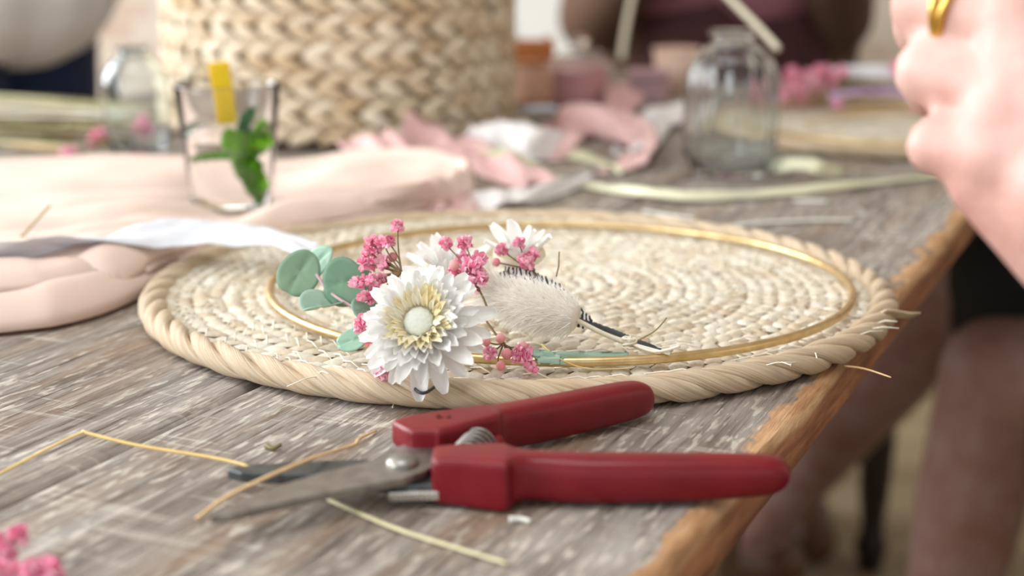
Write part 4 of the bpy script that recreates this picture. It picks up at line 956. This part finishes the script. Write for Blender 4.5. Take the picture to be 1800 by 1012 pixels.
# ---------------------------------------------------------------- chairs
DARKW = simple('dark_turned_wood', (38,28,22), .45, .2, 20)
def chair(name, label, loc, rz, mat, sw=.40, sd=.38, sh=.44, back='slats', bh=.42, turned=True, lw=.02):
    c_ = empty(name, loc, rz); tag(c_, label, 'chair')
    bevel(mk('seat', box(-sw/2, sw/2, -sd/2, sd/2, sh-.035, sh), mat, c_, False), .01)
    for sx in (-1, 1):
        for sy in (-1, 1):
            pr = [(lw*.8, 0), (lw*.9, .02), (lw*1.15, .035), (lw*.9, .05), (lw*.75, .07), (lw*1.0, .12), (lw*1.2, .2), (lw*1.25, .28), (lw*.9, .33), (lw*1.3, .345), (lw*1.3, sh-.035)] if turned else [(lw*.8, 0), (lw, sh-.035)]
            mk('leg', xf(lathe([(0, 0)]+pr, 14), Matrix.Translation((sx*(sw/2-.03), sy*(sd/2-.03), 0))), mat, c_)
    for sx in (-1, 1): mk('stretcher', tube([(sx*(sw/2-.03), -sd/2+.03, .16), (sx*(sw/2-.03), sd/2-.03, .16)], .010, 8), mat, c_)
    y = sd/2-.015
    if back == 'arch':
        pts = [(-sw/2+.03, y, sh-.02), (-sw/2+.02, y+.02, sh+.10)]+[(-(sw/2-.02)*math.cos(a), y+.03, sh+.12+(bh-.14)*math.sin(a)) for a in [PI*i/12 for i in range(13)]]+[(sw/2-.02, y+.02, sh+.10), (sw/2-.03, y, sh-.02)]
        mk('back_frame', tube(pts, .024, 10), mat, c_); mk('back_rail', tube([(-sw/2+.02, y+.02, sh+.14), (sw/2-.02, y+.02, sh+.14)], .020, 8), mat, c_)
    elif back == 'slats':
        for sx in (-1, 1): mk('back_post', tube([(sx*(sw/2-.03), y, sh-.02), (sx*(sw/2-.03), y+.04, sh+bh)], .016, 10), mat, c_)
        for k in range(3): bevel(mk('back_slat', box(-sw/2+.03, sw/2-.03, y+.01+.012*k, y+.03+.012*k, sh+.12+.11*k, sh+.17+.11*k), mat, c_, False), .004)
    return c_
chair('wooden_chair', 'dark wooden chair with turned legs under the person in the mauve blouse', (.35, 2.25, 0), 0, DARKW, .44, .42, .44, turned=True, lw=.022)
GREYM = simple('grey_painted_metal', (150,148,142), .5, .06, 10)
chair('metal_chair', 'grey metal chair with arched back standing empty near the back wall', (.66, 3.45, 0), PI*.0, GREYM, .40, .38, .42, 'arch', .34, False, .014)
STOOLW = simple('pale_stool_wood', (176,146,108), .6, .15, 14)
chair('wooden_stool', 'pale wooden stool under the person with the rings', (.80, .41, 0), 1.14, STOOLW, .36, .36, .45, 'none')
chair('wooden_stool', 'pale wooden stool under the person in the black skirt', (.93, 1.25, 0), 1.14, STOOLW, .36, .36, .43, 'none')

# ---------------------------------------------------------------- people
HAIRB = simple('brown_hair', (70,46,32), .5, .3, 60); HAIRD = simple('dark_hair', (40,30,26), .5, .3, 60)
EYE = simple('eye', (60,44,36), .2, .05); LIP = simple('lips', (190,110,104), .45, .05)
def head_parts(h, f):
    f = Vector(f).normalized(); s = f.cross(UPV); M = Matrix((( s.x, f.x, 0, h.x), (s.y, f.y, 0, h.y), (s.z, f.z, 1, h.z), (0,0,0,1)))
    L = lambda x, y, z: M @ Vector((x, y, z))
    ps = [xf(sphere((0,-.005,.03), .1, 20, 14, (.76,.92,.90)), M), xf(sphere((0,.02,-.045), .1, 18, 12, (.60,.70,.72)), M), capsule(L(0,.082,.012), L(0,.102,-.016), .010, .014, 10),
          capsule(L(-.018,.085,-.052), L(.018,.085,-.052), .011, .011, 8), capsule(L(0,.068,-.095), L(0,.07,-.09), .022, .022, 10)]
    for sx in (-1, 1): ps.append(xf(sphere((sx*.076,-.006,-.005), .03, 10, 8, (.35,.7,1.1)), M))
    return ps, M
def person(name, label, J, f, voxel, hair, top, bottom, shoes, hands=True, extra=(), hem=.0, sleeve=1.0, skirt=False, torso_r=(.125,.12,.13), skinmat=None, shade_waist=0):
    J = {k: Vector(v) for k, v in J.items()}; base = Vector((J['P'].x, J['P'].y, 0)); f = Vector(f).normalized()
    root = empty('person', base); tag(root, label, 'person')
    sh = lambda ps: [([Vector(v)-base for v in p[0]], p[1]) for p in ps]
    tr = torso_r; W_ = J['P'].lerp(J['C'], .45); body = []
    sd = (J['SR']-J['SL']).normalized()
    for c0, w_, r_ in ((J['P'], .07, tr[0]), (W_, .05, tr[1]), (J['C'], .07, tr[2])): body.append(capsule(c0-sd*w_, c0+sd*w_, r_*.9, r_*.9))
    torso_lo = [capsule(J['P']-sd*.06, W_-sd*.05, tr[0], tr[1]), capsule(J['P']+sd*.06, W_+sd*.05, tr[0], tr[1])]
    torso_hi = [capsule(W_-sd*.05, J['C']-sd*.06, tr[1], tr[2]), capsule(W_+sd*.05, J['C']+sd*.06, tr[1], tr[2]), capsule(J['SL'], J['SR'], .055, .055), capsule(J['C'], J['N'], .10, .06)]
    arms = {}
    for k in 'LR': arms[k] = (capsule(J['S'+k], J['E'+k], .048, .038), capsule(J['E'+k], J['W'+k], .040, .026))
    legs = {k: (capsule(J['H'+k], J['K'+k], .080, .055), capsule(J['K'+k], J['K'+k].lerp(J['A'+k], .35), .054, .056), capsule(J['K'+k].lerp(J['A'+k], .35), J['A'+k], .056, .034)) for k in 'LR'}
    feet = []
    for k in 'LR':
        fd = Vector((f.x, f.y, 0)).normalized(); a = J['A'+k]; feet.append([capsule(a+Vector((0,0,-.03))-fd*.03, a+fd*.13+Vector((0,0,-.045)), .036, .028)])
    hp, M = head_parts(J['Hd'], f)
    body += torso_lo+torso_hi+[capsule(J['N'], J['Hd']+Vector((0,0,-.05)), .052, .048)]+hp
    for k in 'LR': body += list(arms[k])+list(legs[k])+feet[0 if k == 'L' else 1]
    body += list(extra)
    if hands:
        for k in 'LR':
            if hands != True and k not in hands: continue
            w_, d = J['W'+k], (J['W'+k]-J['E'+k]).normalized(); sdv = d.cross(UPV).normalized(); nn = sdv.cross(d)
            if sdv.length < .1: sdv = Vector((1,0,0))
            body.append(capsule(w_, w_+d*.07, .026, .034)); body += [capsule(w_+d*.05-sdv*.022, w_+d*.085-sdv*.026, .02, .018), capsule(w_+d*.05+sdv*.022, w_+d*.085+sdv*.026, .02, .018)]
            for i, (o_, l_) in enumerate(((-.033,.062), (-.011,.072), (.011,.068), (.033,.054))):
                p0 = w_+d*.09+sdv*o_; p1 = p0+d*l_*.55-nn*.008; p2 = p0+d*l_-nn*.026
                body += [capsule(p0, p1, .0105, .0095, 10), capsule(p1, p2, .0095, .008, 10)]
            t0 = w_+d*.035-sdv*.03*(1 if k == 'L' else -1); t1 = t0+d*.035-sdv*.025*(1 if k == 'L' else -1); body += [capsule(t0, t1, .014, .011, 10), capsule(t1, t1+d*.028-nn*.01, .011, .009, 10)]
    fuse('body', sh(body), voxel, 4 if voxel < .004 else 6, skinmat or SKIN, root)
    inf = lambda ps, d: [([v for v in p[0]], p[1]) for p in ps]
    g = .012
    topp = [capsule(W_-sd*.06+Vector((0,0,-hem)), J['C']-sd*.065, tr[1]+g+.01, tr[2]+g), capsule(W_+sd*.06+Vector((0,0,-hem)), J['C']+sd*.065, tr[1]+g+.01, tr[2]+g), capsule(J['SL'], J['SR'], .066, .066), capsule(J['C'], J['N']+Vector((0,0,-.05)), .11, .075),
            capsule(W_-sd*.03+Vector((0,0,-hem))+f*.03, J['C']+f*.02, tr[1]+g, tr[2])]
    sl = []
    for k in 'LR':
        sl.append(capsule(J['S'+k], J['S'+k].lerp(J['E'+k], min(1, sleeve*1.25)), .062, .054))
        if sleeve > .8: sl.append(capsule(J['E'+k], J['E'+k].lerp(J['W'+k], .8), .054, .040))
    if isinstance(top, tuple):
        fuse('blouse', sh(topp), .008, 5, top[0], root); fuse('cardigan', sh(sl+[capsule(J['SL']+Vector((0,0,-.02)), J['P'].lerp(J['C'], .35)-sd*.14, .075, .06), capsule(J['SR']+Vector((0,0,-.02)), J['P'].lerp(J['C'], .35)+sd*.14, .075, .06)]), .008, 5, top[1], root)
    else: fuse('shirt', sh(topp+sl), .008, 5, top, root)
    bot = [capsule(J['P']-sd*.07, J['P']+sd*.07, tr[0]+g+.012, tr[0]+g+.012), capsule(J['P'], W_+Vector((0,0,-.02)), tr[0]+g, tr[1]+g)]
    for k in 'LR':
        sk = (skirt[0] if k == 'L' else skirt[1]) if skirt else 0
        if skirt: bot += [capsule(J['H'+k], J['H'+k].lerp(J['K'+k], sk), .105, .084), capsule(J['H'+k]+Vector((0,0,-.03)), J['H'+k].lerp(J['K'+k], sk)+Vector((0,0,-.04)), .10, .075)]
        else: bot += [capsule(J['H'+k], J['K'+k], .098, .070), capsule(J['K'+k], J['K'+k].lerp(J['A'+k], .93), .070, .055)]
    if skirt: bot.append(capsule(J['HL'].lerp(J['HR'], .5), J['KL'].lerp(J['KR'], .5).lerp(J['P'], 1-min(skirt)), .10, .07))
    if shade_waist: bot.append(capsule(J['P']-sd*.05, W_-sd*.04+Vector((0,0,shade_waist)), tr[0]+g, tr[1]+.022)); bot.append(capsule(J['P']+sd*.05, W_+sd*.04+Vector((0,0,shade_waist)), tr[0]+g, tr[1]+.022))
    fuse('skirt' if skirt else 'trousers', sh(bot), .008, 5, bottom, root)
    for q in feet:
        p = q[0]; k = feet.index(q); a = J['ALR'[0]+'LR'[k]]; fd = Vector((f.x, f.y, 0)).normalized()
        fuse('shoe', sh([capsule(a+Vector((0,0,-.04))-fd*.035, a+fd*.14+Vector((0,0,-.052)), .044, .036), capsule(a+Vector((0,0,-.045))+fd*.03, a+fd*.10+Vector((0,0,-.052)), .046, .042)]), .006, 4, shoes, root)
    H_ = J['Hd']; hs = [xf(sphere((0,-.022,.050), .1, 20, 14, (.84,.94,.92)), M), xf(sphere((0,-.055,-.04), .1, 16, 12, (.74,.55,1.0)), M)]
    fuse('hair', sh(hs), .008, 4, hair, root)
    for sx in (-1, 1): mk('eye', sh([xf(sphere((sx*.031,.084,.018), .0105, 10, 8), M)])[0], EYE, root)
    mk('lips', sh([capsule(M @ Vector((-.018,.094,-.052)), M @ Vector((.018,.094,-.052)), .005, .005, 8)])[0], LIP, root)
    return root, base

# person whose hand reaches in over the table edge: left hand closed, seen from the back
hl = {}
def U(p): return up(p)
MCP = [U((0.1550,0.4520,0.1821)), U((0.1509,0.4420,0.1610)), U((0.1479,0.4340,0.1402)), U((0.1407,0.4280,0.1224))]
PIPJ = [U((0.1333,0.4780,0.1845)), U((0.1298,0.4700,0.1641)), U((0.1278,0.4580,0.1444)), U((0.1280,0.4440,0.1235))]
DIPJ = [U((0.1426,0.5060,0.1769)), U((0.1363,0.4970,0.1550)), U((0.1368,0.4820,0.1359)), U((0.1363,0.4660,0.1174))]
TIPJ = [U((0.1521,0.5120,0.1749)), U((0.1477,0.5060,0.1525)), U((0.1492,0.4920,0.1326)), U((0.1480,0.4780,0.1175))]
WR = U((0.1655,0.4180,0.1126))
hand = []
for i, (a, b, c1, d1) in enumerate(zip(MCP, PIPJ, DIPJ, TIPJ)):
    r = (.0112, .0116, .0103, .0090)[i]
    hand += [capsule(a, b, r*1.12, r, 16), capsule(b, c1, r*.98, r*.86, 14), capsule(c1, d1, r*.86, r*.74, 14), capsule(WR.lerp(a, .12), a, .021, r*1.25, 16),
             sphere(a+Vector((0,-.0015,.0)), r*1.18, 12, 8), sphere(b+Vector((0,-.0008,0)), r*1.04, 12, 8)]
    if i < 3: hand.append(capsule(a.lerp(MCP[i+1], .5), WR, .0135, .022, 14))
hand += [capsule(MCP[3]+Vector((.004,.006,-.006)), WR+Vector((0,.004,-.012)), .016, .022, 16), capsule(WR+Vector((0,.012,.0)), MCP[1]+Vector((.006,.022,0)), .022, .016, 16), capsule(WR+Vector((0,.012,.0)), MCP[3]+Vector((.006,.018,0)), .020, .014, 16)]
th = [WR+Vector((-.012,.020,.020)), U((0.1743,0.5200,0.1709)), U((0.1618,0.5450,0.1761)), U((0.1522,0.5480,0.1781))]
hand += [capsule(th[0], th[1], .018, .0135, 14), capsule(th[1], th[2], .0125, .0115, 14), capsule(th[2], th[3], .0115, .0095, 14)]
EA = WR+Vector((.205,-.065,-.125))
JA = dict(P=(.76,.43,.56), C=(.66,.48,.90), N=(.63,.495,1.06), Hd=(.60,.51,1.20), SL=(.575,.325,1.00), SR=(.71,.635,1.00), EL=EA, WL=WR, ER=(.56,.73,.76), WR=(.40,.66,.88),
          HL=(.715,.345,.52), HR=(.785,.51,.52), KL=(.36,.52,.54), KR=(.43,.70,.54), AL=(.40,.52,.10), AR=(.48,.70,.10))
WSHIRT = simple('white_linen', (240,243,250), .8, .05, 12); BLACKC = simple('black_cloth', (14,14,18), .8, .2, 30); NAVY = simple('navy_denim', (16,36,72), .8, .25, 120)
BROWNL = simple('brown_leather', (92,58,34), .5, .15, 30); MAUVEC = simple('mauve_blouse', (150,98,108), .8, .08, 14); MAROON = simple('maroon_shade_cloth', (62,24,26), .8, .15, 20); BROWNC = simple('brown_knit', (96,70,54), .9, .2, 60); OATC = simple('oat_shirt', (206,196,180), .8, .06, 14)
pa, ba = person('person', 'person in an oatmeal shirt with gold rings, closed hand raised over the table edge', JA, (-.9,.42,-.15), .0024, HAIRB, OATC, NAVY, BROWNL, hands='R', extra=hand, sleeve=.85)
# two thin gold rings on the middle finger
d = (PIPJ[1]-MCP[1]).normalized()
for s, tl in ((.60, .22), (.71, -.05)):
    c0 = MCP[1].lerp(PIPJ[1], s*.92)-ba; q = (d+Vector((0,.0,tl))).to_track_quat('Z', 'Y').to_matrix()
    mk('ring', tube([c0+q @ Vector((math.cos(a)*.0131, math.sin(a)*.0131, 0)) for a in [2*PI*i/40 for i in range(40)]], .0014, 8, closed=True), steel_mat('gold_ring', (196,150,60), (232,196,110), .18), pa)

JB = dict(P=(.88,1.27,.54), C=(.83,1.30,.90), N=(.80,1.31,1.06), Hd=(.78,1.32,1.21), SL=(.75,1.14,1.01), SR=(.90,1.46,1.01), EL=(.72,1.10,.80), WL=(.66,1.22,.90), ER=(.84,1.55,.80), WR=(.78,1.62,.93),
          HL=(.84,1.19,.52), HR=(.92,1.35,.55), KL=(.475,1.39,.515), KR=(.515,1.60,.575), AL=(.445,1.43,.11), AR=(.335,1.93,.115))
person('person', 'person in a black skirt with bare legs stretched under the table edge', JB, (-.9,.42,0), .006, HAIRD, BLACKC, BLACKC, BROWNL, True, skirt=(.62,.90), sleeve=.8, skinmat=SKINSHADE)
JM = dict(P=(.35,2.40,.56), C=(.35,2.42,.92), N=(.35,2.42,1.08), Hd=(.35,2.40,1.23), SL=(.53,2.42,1.03), SR=(.17,2.42,1.03), EL=(.515,2.36,.80), WL=(.46,2.14,.95), ER=(.125,2.36,.80), WR=(.23,2.14,.95),
          HL=(.44,2.38,.535), HR=(.26,2.38,.535), KL=(.46,2.03,.53), KR=(.24,2.03,.53), AL=(.45,2.20,.10), AR=(.25,2.20,.10))
person('person', 'person in a mauve blouse, brown cardigan and maroon skirt drawn up as blouse shade, seated at the far table end', JM, (0,-1,0), .006, HAIRB, (MAUVEC, BROWNC), MAROON, BROWNL, True, skirt=(.9,.9), shade_waist=.06, hem=-.15, torso_r=(.12,.105,.12))  # maroon waistband paints the shade on the lower blouse
JW = dict(P=(-.68,1.90,.92), C=(-.66,1.88,1.22), N=(-.65,1.875,1.40), Hd=(-.63,1.865,1.55), SL=(-.575,2.05,1.36), SR=(-.73,1.71,1.36), EL=(-.50,2.08,1.12), WL=(-.36,1.93,1.02), ER=(-.70,1.60,1.12), WR=(-.53,1.48,1.02),
          HL=(-.645,1.98,.86), HR=(-.715,1.82,.86), KL=(-.63,1.97,.48), KR=(-.70,1.81,.48), AL=(-.66,1.99,.10), AR=(-.73,1.83,.10))
person('person', 'person in a loose white shirt and navy trousers standing across the table', JW, (.9,-.42,-.1), .006, HAIRD, WSHIRT, NAVY, BROWNL, True, hem=.155, sleeve=.8, torso_r=(.125,.125,.13))
